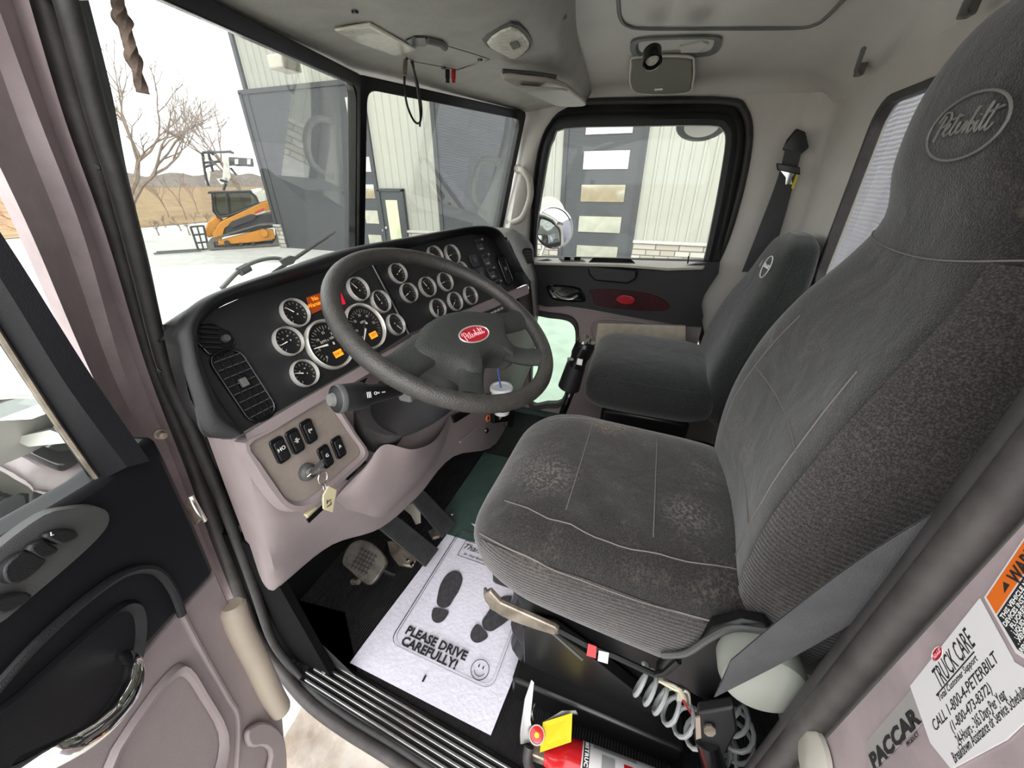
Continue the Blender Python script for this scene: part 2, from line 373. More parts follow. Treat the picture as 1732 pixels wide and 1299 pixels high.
tree(gp(188, 310, 26), 8.6, 'tall bare tree with spreading fine branches nearest the left windshield pillar', 3, spread=.55, lean=(.18, -.2))
tree(gp(402, 310, 38), 9.5, 'bare tree crown rising behind the crane truck', 11, spread=.5)
for i, (px, d, h) in enumerate(((292, 40, 4.6), (318, 46, 3.8), (262, 44, 3.6))):
    tree(gp(px, 310, d), h, ['thin bare sapling midway between the big tree and the loader', 'small leaning sapling just left of the crane truck', 'low bare sapling right of the tall tree trunk'][i], 20+i, 'sapling', 'saplings at the field edge', .4, depth=4, r0=.05)
for i in range(10):
    px, d = [(10, 30), (28, -1), (4, 22), (44, 34), (250, 34), (275, 31), (305, 36), (330, 33), (232, 29), (288, 28)][i]
    if d < 0: d = 25
    tree(gp(px, 310, d), 2.6 if i < 4 else 1.1, ('russet brush clump seen outside the open door, %s' % ('farther left one', 'middle one', 'nearest one', 'rearmost one')[i]) if i < 4 else 'low dry weed clump at the edge of the tan field, ' + {250: 'second from the left', 275: 'third from the left', 305: 'second from the right', 330: 'rightmost beside the loader', 232: 'leftmost beside the pillar', 288: 'third from the right'}[px], 40+i, 'brush', 'russet brush left of the door pillar' if i < 4 else 'weed clumps along the field edge', .8, red_bark if i < 4 else bark, depth=5 if i < 4 else 4, r0=.04)

# ---- metal building
def building():
    bx = 13.0
    root = thing('metal_building', (bx+1, 3, GZ), 'cream ribbed metal building with dark overhead doors and stone base', 'building')
    siding = mat('cream_siding', (148, 148, 138), .5, var=.03, vscale=2)
    dark = mat('charcoal_door_metal', (52, 55, 58), .45, var=.08, vscale=3)
    wave_bump(dark, 9, .35, 'Z', .01)
    dtrim = mat('dark_trim', (48, 50, 53), .5)
    stone = mat('cut_stone', (206, 200, 190), .85)
    nt = stone.node_tree; bk = nt.nodes.new('ShaderNodeTexBrick'); bk.inputs['Scale'].default_value = 1.0; bk.inputs['Brick Width'].default_value = .42; bk.inputs['Row Height'].default_value = .17; bk.inputs['Color1'].default_value = (*lin((172, 168, 158)), 1)
    bk.inputs['Color2'].default_value = (*lin((146, 138, 124)), 1); bk.inputs['Mortar'].default_value = (*lin((92, 90, 86)), 1); bk.inputs['Mortar Size'].default_value = .018
    bk.offset = .37; bk.squash = 1.6; bk.squash_frequency = 3
    tc = nt.nodes.new('ShaderNodeNewGeometry'); sx_ = nt.nodes.new('ShaderNodeSeparateXYZ'); cb_ = nt.nodes.new('ShaderNodeCombineXYZ')
    nt.links.new(tc.outputs['Position'], sx_.inputs[0]); nt.links.new(sx_.outputs[1], cb_.inputs[0]); nt.links.new(sx_.outputs[2], cb_.inputs[1])
    nt.links.new(cb_.outputs[0], bk.inputs[0]); nt.links.new(bk.outputs[0], nt.nodes['Principled BSDF'].inputs[0])
    cap_m = mat('stone_cap', (166, 164, 158), .8, var=.1, vscale=6)
    yc = X(484, 400, bx).y
    MB().box((bx+6, (yc-22)/2, GZ+4.4), (12, yc+22, 8.8)).build('wall', siding, root)
    b = MB(); y = yc-.15
    while y > -14: b.prism([(-.05, 0), (.05, 0), (.03, .035), (-.03, .035)], GZ, GZ+8.8, Matrix(((0, -1, 0, bx), (1, 0, 0, y), (0, 0, 1, 0), (0, 0, 0, 1)))); y -= .3
    b.build('siding_ribs', siding, root, smooth=False)
    MB().box((bx-.02, yc, GZ+4.4), (.16, .16, 8.8)).build('corner_trim', dtrim, root)
    zc = X(1120, 411, bx).z
    def stone_seg(ya, yb):
        s = MB().box((bx-.06, (ya+yb)/2, (GZ+zc)/2), (.12, abs(ya-yb), zc-GZ)).build('stone_base', stone, root, smooth=False)
        MB().box((bx-.09, (ya+yb)/2, zc+.02), (.2, abs(ya-yb)+.02, .08)).build('stone_cap', cap_m, s, bevel=.01)
    dA = (X(470, 380, bx).y, X(636, 300, bx).y); dB = (X(748, 360, bx).y, X(873, 260, bx).y); dC = (X(955, 300, bx).y, X(1083, 300, bx).y)
    dm = (X(645, 330, bx).y, X(684, 330, bx).y)
    top = X(1070, 215, bx).z+1.0
    topA = X(432, 155, bx).z
    for (ya, yb), tp, win in ((dA, topA, 1), (dB, topA, 0), (dC, topA, 1)):
        d = MB().box((bx-.05, (ya+yb)/2, (GZ+tp)/2), (.06, abs(ya-yb), tp-GZ)).build('overhead_door', dark, root, smooth=False)
        b = MB()
        for yy in (ya, yb): b.box((bx-.05, yy, (GZ+tp)/2), (.14, .14, tp-GZ))
        b.box((bx-.05, (ya+yb)/2, tp), (.14, abs(ya-yb)+.14, .14)); b.build('door_frame', dtrim, d, smooth=False)
        if win:
            if (ya, yb) == dC: w0, w1 = X(985, 300, bx-.09).y, X(1060, 300, bx-.09).y
            else: w0, w1 = X(590, 200, bx-.09).y, X(630, 300, bx-.09).y
            zz = GZ+.25
            mg = mat('door_window_glass', (190, 190, 176), .06, .85, var=.1, vscale=4)
            while zz < tp-.6:
                MB().box((bx-.095, (w0+w1)/2, zz+.24), (.03, abs(w0-w1), .46)).build('window_pane', mg, d, smooth=False)
                zz += .87
    ya, yb = dm
    ztop = X(665, 321, bx).z
    d = MB().box((bx-.08, (ya+yb)/2, (GZ+ztop)/2), (.08, abs(ya-yb), ztop-GZ)).build('entry_door', dark, root, smooth=False)
    MB().box((bx-.13, (ya+yb)/2, (GZ+ztop)/2+.1), (.03, abs(ya-yb)*.5, (ztop-GZ)*.62)).build('door_glass', mat('entry_glass', (188, 190, 160), .2, .3, var=.1, vscale=3), d, smooth=False)
    b = MB()
    for yy in (ya, yb): b.box((bx-.1, yy, (GZ+ztop)/2), (.14, .09, ztop-GZ))
    b.box((bx-.1, (ya+yb)/2, ztop), (.14, abs(ya-yb)+.09, .09)); b.build('door_frame', dtrim, d, smooth=False)
    MB().lathe([(0, 0), (.035, 0), (.04, .03), (0, .05)], 12, frame((bx-.14, ya-.12, GZ+1.0), (-1, 0, 0), (0, 1, 0))).build('door_knob', chrome, d)
    stone_seg(yc, dA[0]+.07); stone_seg(dA[1]-.07, dm[0]+.06); stone_seg(dm[1]-.06, dB[0]+.07); stone_seg(dB[1]-.07, dC[0]+.07); stone_seg(dC[1]-.07, -10)
building()

# ---- skid steer
def loader():
    A = Z(340, 425, GZ); B = Z(462, 417, GZ); d = (B-A).normalized(); d.z = 0; d.normalize(); n = V((-d.y, d.x, 0))
    if n.dot(A-CAM) < 0: n = -n
    o = A.copy(); M = Matrix(((d.x, n.x, 0, o.x), (d.y, n.y, 0, o.y), (0, 0, 1, 0), (0, 0, 0, 1)))
    def q(px, py, dep=0): p = M.inverted() @ PL(px, py, o+n*dep, n); return (p.x, p.z)
    def pr(pts, y0, y1):
        b = MB(); P0 = [M @ V((x, y0, z)) for x, z in pts]; P1 = [M @ V((x, y1, z)) for x, z in pts]; n_ = len(pts)
        return b.add(P0+P1, [list(range(n_))[::-1], list(range(n_, 2*n_))]+[(i, (i+1) % n_, (i+1) % n_+n_, i+n_) for i in range(n_)])
    yel = mat('machine_yellow', (180, 118, 24), .4, var=.1, vscale=3); blk = mat('machine_black', (42, 42, 44), .5); trk = mat('track_rubber', (92, 90, 86), .8, var=.2, vscale=6)
    r = thing('compact_track_loader', tuple(A+d*1.3+n*.8), 'yellow compact track loader with black fork frame beside the building corner', 'loader')
    fx = 1.0
    top = [q(*p) for p in ((352, 422), (350, 412), (356, 404), (368, 400), (440, 378), (466, 376), (476, 384), (478, 405), (470, 415), (380, 422))]
    cc = (sum(p[0] for p in top)/len(top), sum(p[1] for p in top)/len(top)); inn_ = [(p[0]+(cc[0]-p[0])*.17, p[1]+(cc[1]-p[1])*.17) for p in top]
    def trk_(y0, y1): return MB().ring([M @ V((x, y0, z)) for x, z in top], [M @ V((x, y0, z)) for x, z in inn_], M.to_3x3() @ V((0, y1-y0, 0)))
    t = trk_(-.05, .42).build('track', trk, r); trk_(1.35, 1.78).build('track', trk, r)
    pr([q(*p) for p in ((368, 415), (372, 407), (438, 389), (462, 388), (466, 404), (440, 409))], .02, .3).build('track_frame', yel, t, bevel=.02)
    for px, py, rad in ((446, 394, .17), (384, 411, .10), (407, 413, .07), (428, 412, .07)):
        x, z = q(px, py); MB().lathe([(0, -.06), (rad*.9, -.06), (rad, -.02), (rad, .1), (0, .1)], 18, M @ frame((x, -.02, z), (0, 1, 0))).build('wheel', yel if rad > .12 else blk, t)
    pr([q(*p) for p in ((360, 398), (364, 385), (380, 382), (470, 358), (482, 380), (470, 384), (372, 402))], .1, 1.6).build('chassis', blk, r, bevel=.03)
    pr([q(*p, .05) for p in ((361, 408), (360, 395), (372, 376), (384, 370), (440, 344), (462, 338), (474, 342), (476, 352), (448, 356), (396, 376), (380, 386), (374, 408))], .02, .16).build('lift_arm', yel, r, bevel=.02)
    pr([q(*p, .05) for p in ((361, 408), (360, 395), (372, 376), (384, 370), (440, 344), (462, 338), (474, 342), (476, 352), (448, 356), (396, 376), (380, 386), (374, 408))], 1.58, 1.72).build('lift_arm', yel, r, bevel=.02)
    pr([q(*p, 0) for p in ((386, 380), (392, 374), (424, 362), (434, 364), (430, 372), (392, 386))], -.02, .1).build('side_panel', blk, r, bevel=.02)
    MB().slab([PL(430, 359, o, n), PL(446, 352, o, n), PL(447, 356, o, n), PL(432, 361, o, n)], -n*.03).build('side_decal', red_paint, r)
    cabp = [(357, 326), (420, 324), (432, 334), (438, 346), (386, 366), (368, 368), (360, 358)]
    c = pr([q(*p) for p in cabp], .25, 1.45)
    c.build('cab', dark_glass, r)
    b = MB()
    for dep in (.23, 1.47):
        P = [M @ V((q(*p)[0], dep, q(*p)[1])) for p in cabp]; b.tube(P, .045, 6, True)
        P = [M @ V((q(*p)[0], dep, q(*p)[1])) for p in ((382, 325), (386, 364))]; b.tube(P, .04, 6)
    b.build('cab_frame', blk, r)
    pr([q(*p) for p in ((350, 328), (351, 324), (424, 322), (426, 326))], .2, 1.5).build('roof', blk, r, bevel=.02)
    pr([q(*p) for p in ((344, 392), (350, 376), (364, 366), (374, 374), (362, 400), (350, 404))], .3, 1.3).build('coupler', yel, r, bevel=.05)
    b = MB(); fr = [q(*p) for p in ((321, 382), (343, 381), (352, 421), (331, 421))]
    F = [PL(*p, A, n) for p in ((322, 383), (344, 381), (353, 422), (336, 424))]
    b.tube([F[0], F[3]], .04, 6); b.tube([F[1], F[2]], .04, 6)
    for t_ in (.02, .35, .68, .97): b.tube([F[0].lerp(F[3], t_), F[1].lerp(F[2], t_)], .035, 6)
    b.tube([F[0].lerp(F[1], .5), F[3].lerp(F[2], .5)], .03, 6)
    b.build('fork_frame', blk, r)
    b = MB()
    for k in (0, .45): P = Z(340, 424, GZ+.06)+n*k; b.tube([P, P-d*1.5], .05, 4, flat=.5)
    b.build('forks', blk, r)
loader()
def crane():
    D = gp(385, 310, 24); n = V((D.x, D.y, 0)).normalized(); c = V((D.x, D.y, 0))
    pt = lambda px, py, k=0: PL(px, py, c+n*k, n)
    wht = mat('crane_white', (222, 222, 212), .5, var=.1, vscale=5); blk = mat('crane_dark', (70, 70, 72), .5)
    r = thing('crane_truck', (D.x, D.y, GZ), 'white mast and dark lattice boom of a crane truck beyond the yellow loader', 'crane')
    MB().slab([pt(*p) for p in ((379, 265), (387, 266), (391, 300), (384, 312), (376, 306))], n*.4).build('mast', wht, r, bevel=.03)
    MB().slab([pt(*p) for p in ((387, 265), (428, 268), (430, 282), (388, 280))], n*.35).build('boom', blk, r, bevel=.02)
    for a in (397, 418): MB().slab([pt(*p, -.05) for p in ((a, 269), (a+6, 269), (a+6, 278), (a, 278))], n*.05).build('boom_plate', wht, r)
    b = MB()
    for P in (((342, 258), (348, 300)), ((342, 258), (380, 257)), ((346, 275), (372, 273)), ((352, 255), (360, 290)), ((348, 300), (353, 315)), ((372, 304), (385, 308)), ((390, 284), (400, 296)), ((382, 310), (378, 322)), ((380, 257), (392, 256)), ((384, 256), (396, 259)), ((344, 283), (366, 276)), ((364, 256), (358, 262))):
        b.tube([pt(*P[0]), pt(*P[1])], .055, 5)
    b.build('rigging', blk, r)
    b = MB(); b.slab([pt(*p) for p in ((345, 290), (356, 292), (353, 318), (347, 308))], n*.2); b.slab([pt(*p) for p in ((366, 302), (384, 300), (386, 310), (374, 312))], n*.2)
    b.slab([pt(*p) for p in ((345, 262), (352, 262), (352, 270), (345, 270))], n*.1); b.build('outrigger', wht, r)
    MB().slab([pt(*p) for p in ((424, 322), (445, 318), (448, 340), (430, 332))], n*2).build('truck_cab', wht, r, bevel=.1)
    b = MB(); b.slab([pt(*p) for p in ((428, 322), (452, 322), (452, 366), (428, 366))], n*2); b.build('truck_body', wht, r, bevel=.1)
crane()
def hood():
    R = []
    for y, hw, z in ((1.13, .62, 1.01), (1.3, .56, 1.0), (1.8, .48, .97), (2.3, .40, .93), (2.5, .36, .86)):
        R.append([V((1.15+hw*s, y, z-.16*abs(s)**3)) for s in [k/8 for k in range(-8, 9)]])
    R = [[V((p[0].x, p[0].y, .5))]+p+[V((p[-1].x, p[-1].y, .5))] for p in R]
    o = MB().loft(R, closed=True).build('truck_hood', white_paint); tag(o, 'long white truck hood beyond the windshield', 'hood')
    o = MB().add([(.2, .86, .98), (2.1, .86, .98), (2.1, 1.06, .93), (.2, 1.06, .93)], [(0, 1, 2, 3)])
    o = o.slab([(.25, .93, .99), (2.05, .93, .99), (2.05, 1.0, .9), (.25, 1.0, .9)], (0, 0, -.05)).build('trim_1', white_paint); tag(o, kind='structure')
hood()
def wiper():
    r = thing('windshield_wiper', tuple(Y(470, 440, 1.02)), 'grey metal wiper resting on the left windshield pane', 'wiper')
    P = cat([Y(375, 488, .99), Y(408, 455, 1.0), Y(440, 440, 1.0), Y(470, 437, 1.01), Y(490, 446, 1.02)], 6)
    a = MB().tube(P, .0055, 8).build('wiper_arm', mat('wiper_metal', (120, 120, 116), .4, .5), r)
    MB().tube([Y(405, 460, .995), Y(420, 452, .995)], .012, 8).build('arm_joint', dark_grey, a)
    MB().tube([Y(462, 462, 1.0), Y(565, 393, 1.03)], .005, 6, flat=2).build('wiper_blade', dark_grey, r)
    MB().slab([Y(470, 440, 1.0), Y(488, 432, 1.0), Y(500, 434, 1.0), Y(494, 446, 1.0), Y(478, 450, 1.0)], (0, -.008, 0)).build('blade_clip', mid_grey, r, bevel=.002)
wiper()

# ================================================================== CAB SHELL
YB = -.53; XR = 2.0; XL = .30
def shell():
    tag(MB().box((1.16, .25, -.02), (1.70, 1.62, .04)).build('floor', floor_rubber), kind='structure')
    # toe board
    tag(MB().add([(.30, .98, .0), (2.02, .98, .0), (2.02, 1.2, .42), (.30, 1.2, .42), (.3, 1.10, .96), (2.02, 1.10, .96)], [(0, 1, 2, 3), (3, 2, 5, 4)]).build('wall_front', steel_blk), kind='structure')
    # rear wall with window
    M = frame((0, YB, 0), (0, -1, 0), (1, 0, 0))     # local x -> world x, local y -> world z (flipped sign handled)
    M = Matrix(((1, 0, 0, 0), (0, 0, -1, YB), (0, 1, 0, 0), (0, 0, 0, 1)))
    tag(MB().plate([(.28, -.02), (2.04, -.02), (2.04, 1.75), (.28, 1.75)], [rr(.84, .54, .07, 5, 1.15, 1.24)], M, .03).build('wall_back', headliner, smooth=False), kind='structure')
    o = MB(M).ring([(x, y, -.012) for x, y in rr(.84, .54, .07, 5, 1.15, 1.24)], [(x, y, -.012) for x, y in rr(.80, .50, .055, 5, 1.15, 1.24)], (0, 0, .03)); o = o.build('window_3', seal_rubber, bevel=.004); tag(o, kind='structure')
    MB(M).prism(rr(.80, .50, .055, 5, 1.15, 1.24), .012, .016).build('pane', clear_glass, o)
    # right wall with door opening and A pillar
    ow = [(p.y, p.z) for p in (X(1262, 180, XR), X(1250, 330, XR), X(1212, 445, XR), X(1185, 505, XR), X(1188, 560, XR), X(1196, 605, XR))]
    dz = [(.70, .0), (-.20, .0)]+[(p.y, p.z) for p in [X(1186, 605, XR), X(1178, 560, XR), X(1179, 505, XR), X(1210, 440, XR), X(1248, 330, XR), X(1264, 235, XR), X(1256, 195, XR), X(1225, 176, XR), X(1100, 176, XR), X(965, 180, XR), X(925, 205, XR), X(905, 260, XR)]]+[(.70, .9)]
    M = Matrix(((0, 0, 1, XR), (1, 0, 0, 0), (0, 1, 0, 0), (0, 0, 0, 1)))
    tag(MB().plate([(YB-.02, -.02), (1.22, -.02), (1.22, 1.0), (.80, 1.0), (.60, 1.72), (YB-.02, 1.72)], [dz], M, .05).build('wall_right', headliner, smooth=False), kind='structure')
    # rounded rear right corner post
    R = []
    for k in range(9):
        a = radians(90*k/8); R.append([V((XR-.09+.09*cos(a)-.0, YB+.09-.09*sin(a), z)) for z in (0, .5, 1.0, 1.3, 1.64)])
    R = [[p+V((0, 0, 0)) for p in r] for r in R]
    tag(MB().loft([[V((XR, YB+.09, z)) for z in (0, .5, 1.0, 1.3, 1.64)]]+R, closed=False).build('trim_2', headliner), kind='structure')
    # ceiling: curved headliner
    prof = [(2.0, 1.60), (1.97, 1.635), (1.90, 1.655), (1.7, 1.68), (1.4, 1.70), (1.15, 1.705), (.9, 1.70), (.6, 1.68), (.42, 1.655), (.34, 1.635), (.32, 1.60)]
    rows = []
    for y, dz_, sx in ((.62, -.03, 1), (.5, .0, 1), (.2, .01, 1), (-.2, .01, 1), (-.40, -.01, 1), (-.48, -.04, 1), (-.53, -.10, 1)):
        rows.append([V((x, y, z+dz_*(1 if z > 1.61 else .2))) for x, z in prof])
    tag(MB().loft(net(rows, 5, 5), closed=False).build('ceiling', headliner), kind='structure')
    tag(MB().box((1.16, .1, 1.76), (1.8, 1.5, .03)).build('roof_skin', white_paint), kind='structure')
shell()

def a_pillar_left():
    # painted jamb bands and rubber seal along the driver door opening, each a profile swept down the pillar
    b1 = [X(40, -30, .335), X(109, 200, .335), X(180, 400, .335), X(249, 625, .335), X(316, 800, .335), X(352, 900, .335), X(412, 1050, .335)]
    b1b = [p+V((.0, .03, 0)) for p in b1]
    b2 = [X(-18, -30, .31), X(66, 200, .31), X(142, 400, .31), X(208, 625, .31), X(275, 790, .31), X(320, 905, .31), X(378, 1040, .31)]
    b2b = [X(-50, -30, .295), X(30, 200, .295), X(108, 400, .295), X(187, 625, .295), X(256, 770, .295), X(305, 890, .295), X(362, 1030, .295)]
    b3 = [X(-150, -30, .25), X(-40, 200, .25), X(55, 400, .25), X(140, 600, .25), X(215, 760, .25), X(285, 890, .25), X(335, 1020, .25)]
    rows = [b1, b1b, b2, b2b, b3, [p+V((.0, .03, 0)) for p in b3]]
    rows = [cat(r, 6) for r in rows]
    ext = lambda r: [r[0]+(r[0]-r[6])*.5]+r
    rows = [ext(r) for r in rows]
    tag(MB().loft(rows, closed=False).build('wall_left', jamb_paint, ang=20), kind='structure')
def seal_left():
    def loop(pix, dx, dz):
        P = [X(px, py, .36 if py < 850 else (.352 if py < 950 else (.343 if py < 1050 else .33))) for px, py in pix]
        lo = [Z(492, 1155, dz), Z(530, 1195, -.012+dz), Z(585, 1235, -.02+dz), Z(650, 1275, -.02+dz), Z(760, 1345, -.02+dz), V((.272, .1, -.02+dz)), V((.29, -.15, .0+dz)), V((.33, -.25, .04+dz)), V((.352, -.285, .14)), V((.352, -.30, .35)), V((.352, -.30, .8)), V((.352, -.30, 1.2)), V((.352, -.28, 1.52)), V((.352, -.18, 1.60)), V((.352, .1, 1.62)), V((.352, .32, 1.60))]
        return cat(P+[q+V((dx, 0, 0)) for q in lo], 6, True)
    main = [(58, -40), (72, 0), (132, 200), (165, 300), (194, 400), (216, 480), (258, 625), (298, 720), (330, 800), (360, 880), (405, 1000), (440, 1085)]
    inn = [(96, -40), (112, 0), (165, 200), (196, 300), (223, 400), (243, 480), (280, 625), (322, 720), (356, 800), (388, 880), (432, 1000), (462, 1085)]
    o = MB().tube(loop(main, 0, 0), .0165, 12, True).build('trim_4', seal_rubber); tag(o, kind='structure')
    MB().tube(loop(inn, .024, .004), .0115, 10, True).build('inner_seal_bead', rubber, o)
    i0 = [X(150, 0, .40), X(190, 160, .40), X(217, 300, .40), X(254, 450, .40), X(292, 620, .40), X(340, 735, .395)]
    i1 = [X(110, 0, .372), X(160, 180, .372), X(196, 300, .372), X(236, 450, .372), X(280, 620, .372), X(330, 745, .372)]
    tag(MB().loft([cat(i1, 6), cat(i0, 6), [p+V((.01, .07, 0)) for p in cat(i0, 6)]], closed=False).build('trim_5', dark_grey), kind='structure')
a_pillar_left(); seal_left()

def sill():
    # painted outer sill under the seal
    rows = [[V((x, y, z)) for y in (-.5, -.3, 0, .3, .6, .75)] for x, z in ((.34, -.0), (.29, -.03), (.25, -.05), (.20, -.06), (.17, -.10), (.16, -.40))]
    tag(MB().loft(net(rows, 3, 3), closed=False).build('trim_6', dirty_white), kind='structure')
    # aluminium tread strips
    r = thing('sill_plate', (.43, .25, 0), 'black sill plate with raised bright aluminium tread ribs', 'sill plate')
    S = Matrix.Translation((.38, .76, 0)) @ Matrix.Rotation(radians(-3.2), 4, 'Z')
    MB(S).box((-.028, -.55, .004), (.085, 1.14, .008)).build('base_strip', gloss_black, r, bevel=.002)
    for k in range(5):
        MB(S).box((-.062+k*.0155, -.55, .012), (.0068, 1.1+.03*(k % 2), .008)).build('tread_rib', brushed, r, bevel=.0018)
    MB().lathe([(0, 0), (.008, 0), (.006, .004), (0, .005)], 12, Matrix.Translation((.352, .725, .016))).build('screw', alu_plain, r)
    # left kick rubber
    tag(MB().add([(.375, .62, .0), (.52, .80, .0), (.50, .98, .0), (.38, .98, .0), (.37, .78, .22), (.372, .95, .3)], [(0, 1, 2, 3), (0, 3, 5, 4)]).build('trim_7', rubber), kind='structure')
    tag(MB().slab([V((.35, .70, .0)), V((.35, 1.0, .0)), V((.35, 1.0, .55)), V((.35, .76, .55))], (.02, 0, 0)).build('trim_8', kick_black), kind='structure')
sill()

def b_pillar():
    # painted jamb face of the rear door post
    M = Matrix(((1, 0, 0, 0), (0, 0, -1, -.305), (0, 1, 0, 0), (0, 0, 0, 1)))
    tag(MB(M).prism([(.02, -.3), (.33, -.3), (.33, 1.7), (.02, 1.7)], 0, .03).build('wall_rear_post', jamb_paint), kind='structure')
    tag(MB().box((.37, -.42, .8), (.035, .2, 1.7)).build('trim_9', grey_plastic, bevel=.01), kind='structure')
    tag(MB().box((.33, .1, 1.68), (.12, .9, .07)).build('trim_10', jamb_paint, bevel=.01), kind='structure')  # door header above the view, put in to shade the opening
    N = V((0, 1, 0)); up = V((1, 0, 0)); rt = V((0, 0, 1))
    # label frame: reading direction = world up, letter tops toward the cab
    def F(x, z, lift): return Matrix(((0, 1, 0, x), (0, 0, 1, -.305+lift), (1, 0, 0, z), (0, 0, 0, 1)))
    F0 = lambda x, z, lift: Matrix(((0, 1, 0, x), (0, 0, 1, -.305+lift), (1, 0, 0, z), (0, 0, 0, 1)))
    def yy(px, py): p = Y(px, py, -.303); return (p.z, p.x)
    I = Matrix(((0, 1, 0, 0), (0, 0, 1, -.305), (1, 0, 0, 0), (0, 0, 0, 1)))
    o = MB(I).prism([yy(*p) for p in ((1538, 1160), (1655, 1012), (1712, 1118), (1790, 1165), (1700, 1250), (1607, 1300), (1572, 1256))], .0005, .0015).build('door_post_sticker', label_white)
    tag(o, 'white service phone sticker with black lettering on the rear door post', 'sticker')
    def t(par, body, px0, py0, px1, py1, hpx, sh=.25, mt=black_ink, bold=0, z=.0016):
        a = yy(px0, py0); b = yy(px1, py1); ln = abs(b[0]-a[0])
        size = hpx
        cu = bpy.data.curves.new('m', 'FONT'); cu.body = body; cu.size = 1; oo = bpy.data.objects.new('m', cu); COL.objects.link(oo); bpy.context.view_layer.update(); wd = oo.dimensions.x; bpy.data.objects.remove(oo)
        sx = ln/(wd*size)
        MM = I @ Matrix.Translation(((a[0]+b[0])/2, (a[1]+b[1])/2, z)) @ Matrix.Rotation(atan2(b[1]-a[1], b[0]-a[0]), 4, 'Z')
        return text('lettering', body, size, MM, mt, par, sh, .0002, bold=bold, sx=sx)
    t(o, 'TRUCK CARE', 1582, 1153, 1640, 1078, .021, .35)
    MB(I).tube([(*yy(1583, 1176), .0016), (*yy(1647, 1102), .0016)], .0005, 4).build('underline', black_ink, o)
    t(o, 'Total Customer Support', 1586, 1183, 1650, 1112, .0065, .3)
    t(o, 'CALL 1-800-4-PETERBILT', 1577, 1231, 1683, 1111, .0105, .3)
    t(o, '(1-800-473-8372)', 1607, 1232, 1673, 1162, .009, .3)
    t(o, '24-Hours - 365 Days Per Year', 1617, 1255, 1698, 1172, .0095, .3)
    t(o, 'Breakdown Assistance or Service Scheduling', 1611, 1284, 1737, 1163, .0095, .3)
    a = yy(1585, 1106)
    emblem(o, I @ Matrix.Translation((a[0], a[1], .0016)) @ Matrix.Rotation(radians(4), 4, 'Z'), .0085, red_emblem, th=.0004)
    w = MB(I).prism([yy(*p) for p in ((1663, 1010), (1738, 898), (1800, 930), (1800, 1090), (1737, 1118), (1716, 1104))], .0005, .0015).build('warning_sticker', label_white)
    tag(w, 'orange and black warning sticker above the service phone sticker', 'sticker')
    MB(I).prism([yy(*p) for p in ((1668, 1010), (1738, 905), (1760, 925), (1684, 1038))], .0016, .0019).build('orange_header', orange_lbl, w)
    MB(I).prism([yy(*p) for p in ((1686, 1041), (1762, 930), (1800, 950), (1800, 1090), (1737, 1110), (1720, 1098))], .0016, .0019).build('black_panel', black_ink, w)
    t(w, 'WARNING', 1713, 983, 1775, 893, .014, .0, bold=.0004, z=.0021)
    tri = yy(1706, 985)
    MB(I).prism([yy(1699, 1003), yy(1708, 989), yy(1697, 984)], .002, .0022).build('warning_triangle', black_ink, w)
    for k, (p, q, s) in enumerate((((1694, 1046), (1745, 972), 'THIS VEHICLE MAY'), ((1699, 1058), (1750, 985), 'DEVICES INSTALLED'), ((1708, 1066), (1750, 1003), '. FLUORESCENT'), ((1714, 1077), (1755, 1015), '. LIQUID CRYSTAL'), ((1720, 1088), (1757, 1030), '. XENON LAMPS'), ((1727, 1102), (1765, 1046), 'REMOVE BEFORE'))):
        t(w, s, *p, *q, .0046, 0, white_ink, bold=0, z=.0021)
    s = MB(I).prism([yy(*p) for p in ((1462, 1256), (1544, 1160), (1558, 1222), (1470, 1306))], .0005, .0012).build('maker_sticker', label_grey)
    tag(s, 'silver grey sticker with large black PACCAR word, left of the service sticker', 'sticker')
    t(s, 'PACCAR', 1474, 1292, 1549, 1210, .018, 0, bold=.0008)
    t(s, 'PRODUCT', 1533, 1260, 1552, 1240, .005, 0)
    c = MB().lathe([(0, 0), (.035, 0), (.035, .006), (.028, .012), (0, .014)], 24, frame(Y(1385, 1290, -.303), (0, 1, 0))).build('striker_cover', light_grey); tag(c, 'round pale cover on the door post below the maker sticker', 'cover')
b_pillar()

def windshield():
    # two panes in a V
    tl, tc_, tr = V((.46, .70, 1.60)), V((1.15, .915, 1.585)), V((1.94, .66, 1.585))
    tl = X(150, -40, .42); tl = V((.30, .73, 1.58))
    bl, bc, br = V((.29, .88, .88)), V((1.15, 1.06, 1.0)), V((1.97, .82, .98))
    gl = [(tl, tc_, bc, bl, 'window_1'), (tc_, tr, br, bc, 'window_2')]
    for a, b, c, d, nm in gl:
        n = (b-a).cross(d-a).normalized()
        cen = (a+b+c+d)/4
        def inset(q, P, r):
            out = []
            for i in range(4):
                p = P[i]; u = (P[i-1]-p).normalized(); v = (P[(i+1) % 4]-p).normalized()
                for k in range(6):
                    t = k/5; p0 = p+u*r; p1 = p+v*r; out.append((p0*(1-t)**2+p*2*t*(1-t)+p1*t*t))
            return out
        Q = [p.lerp(cen, .0) for p in (a, b, c, d)]
        def shrink(P, m):
            o = []
            for i in range(4):
                p = P[i]; u = (P[i-1]-p).normalized(); v = (P[(i+1) % 4]-p).normalized(); o.append(p+(u+v)*m)
            return o
        O = inset(0, Q, .02); In = inset(0, shrink(Q, .032), .035)
        if n.y > 0: n = -n
        f = MB().ring(O, In, n*.03).build(nm, gloss_black, bevel=.004); tag(f, kind='structure')
        MB().slab([p+n*.008 for p in In], n*.004).build('pane', clear_glass, f)
windshield()
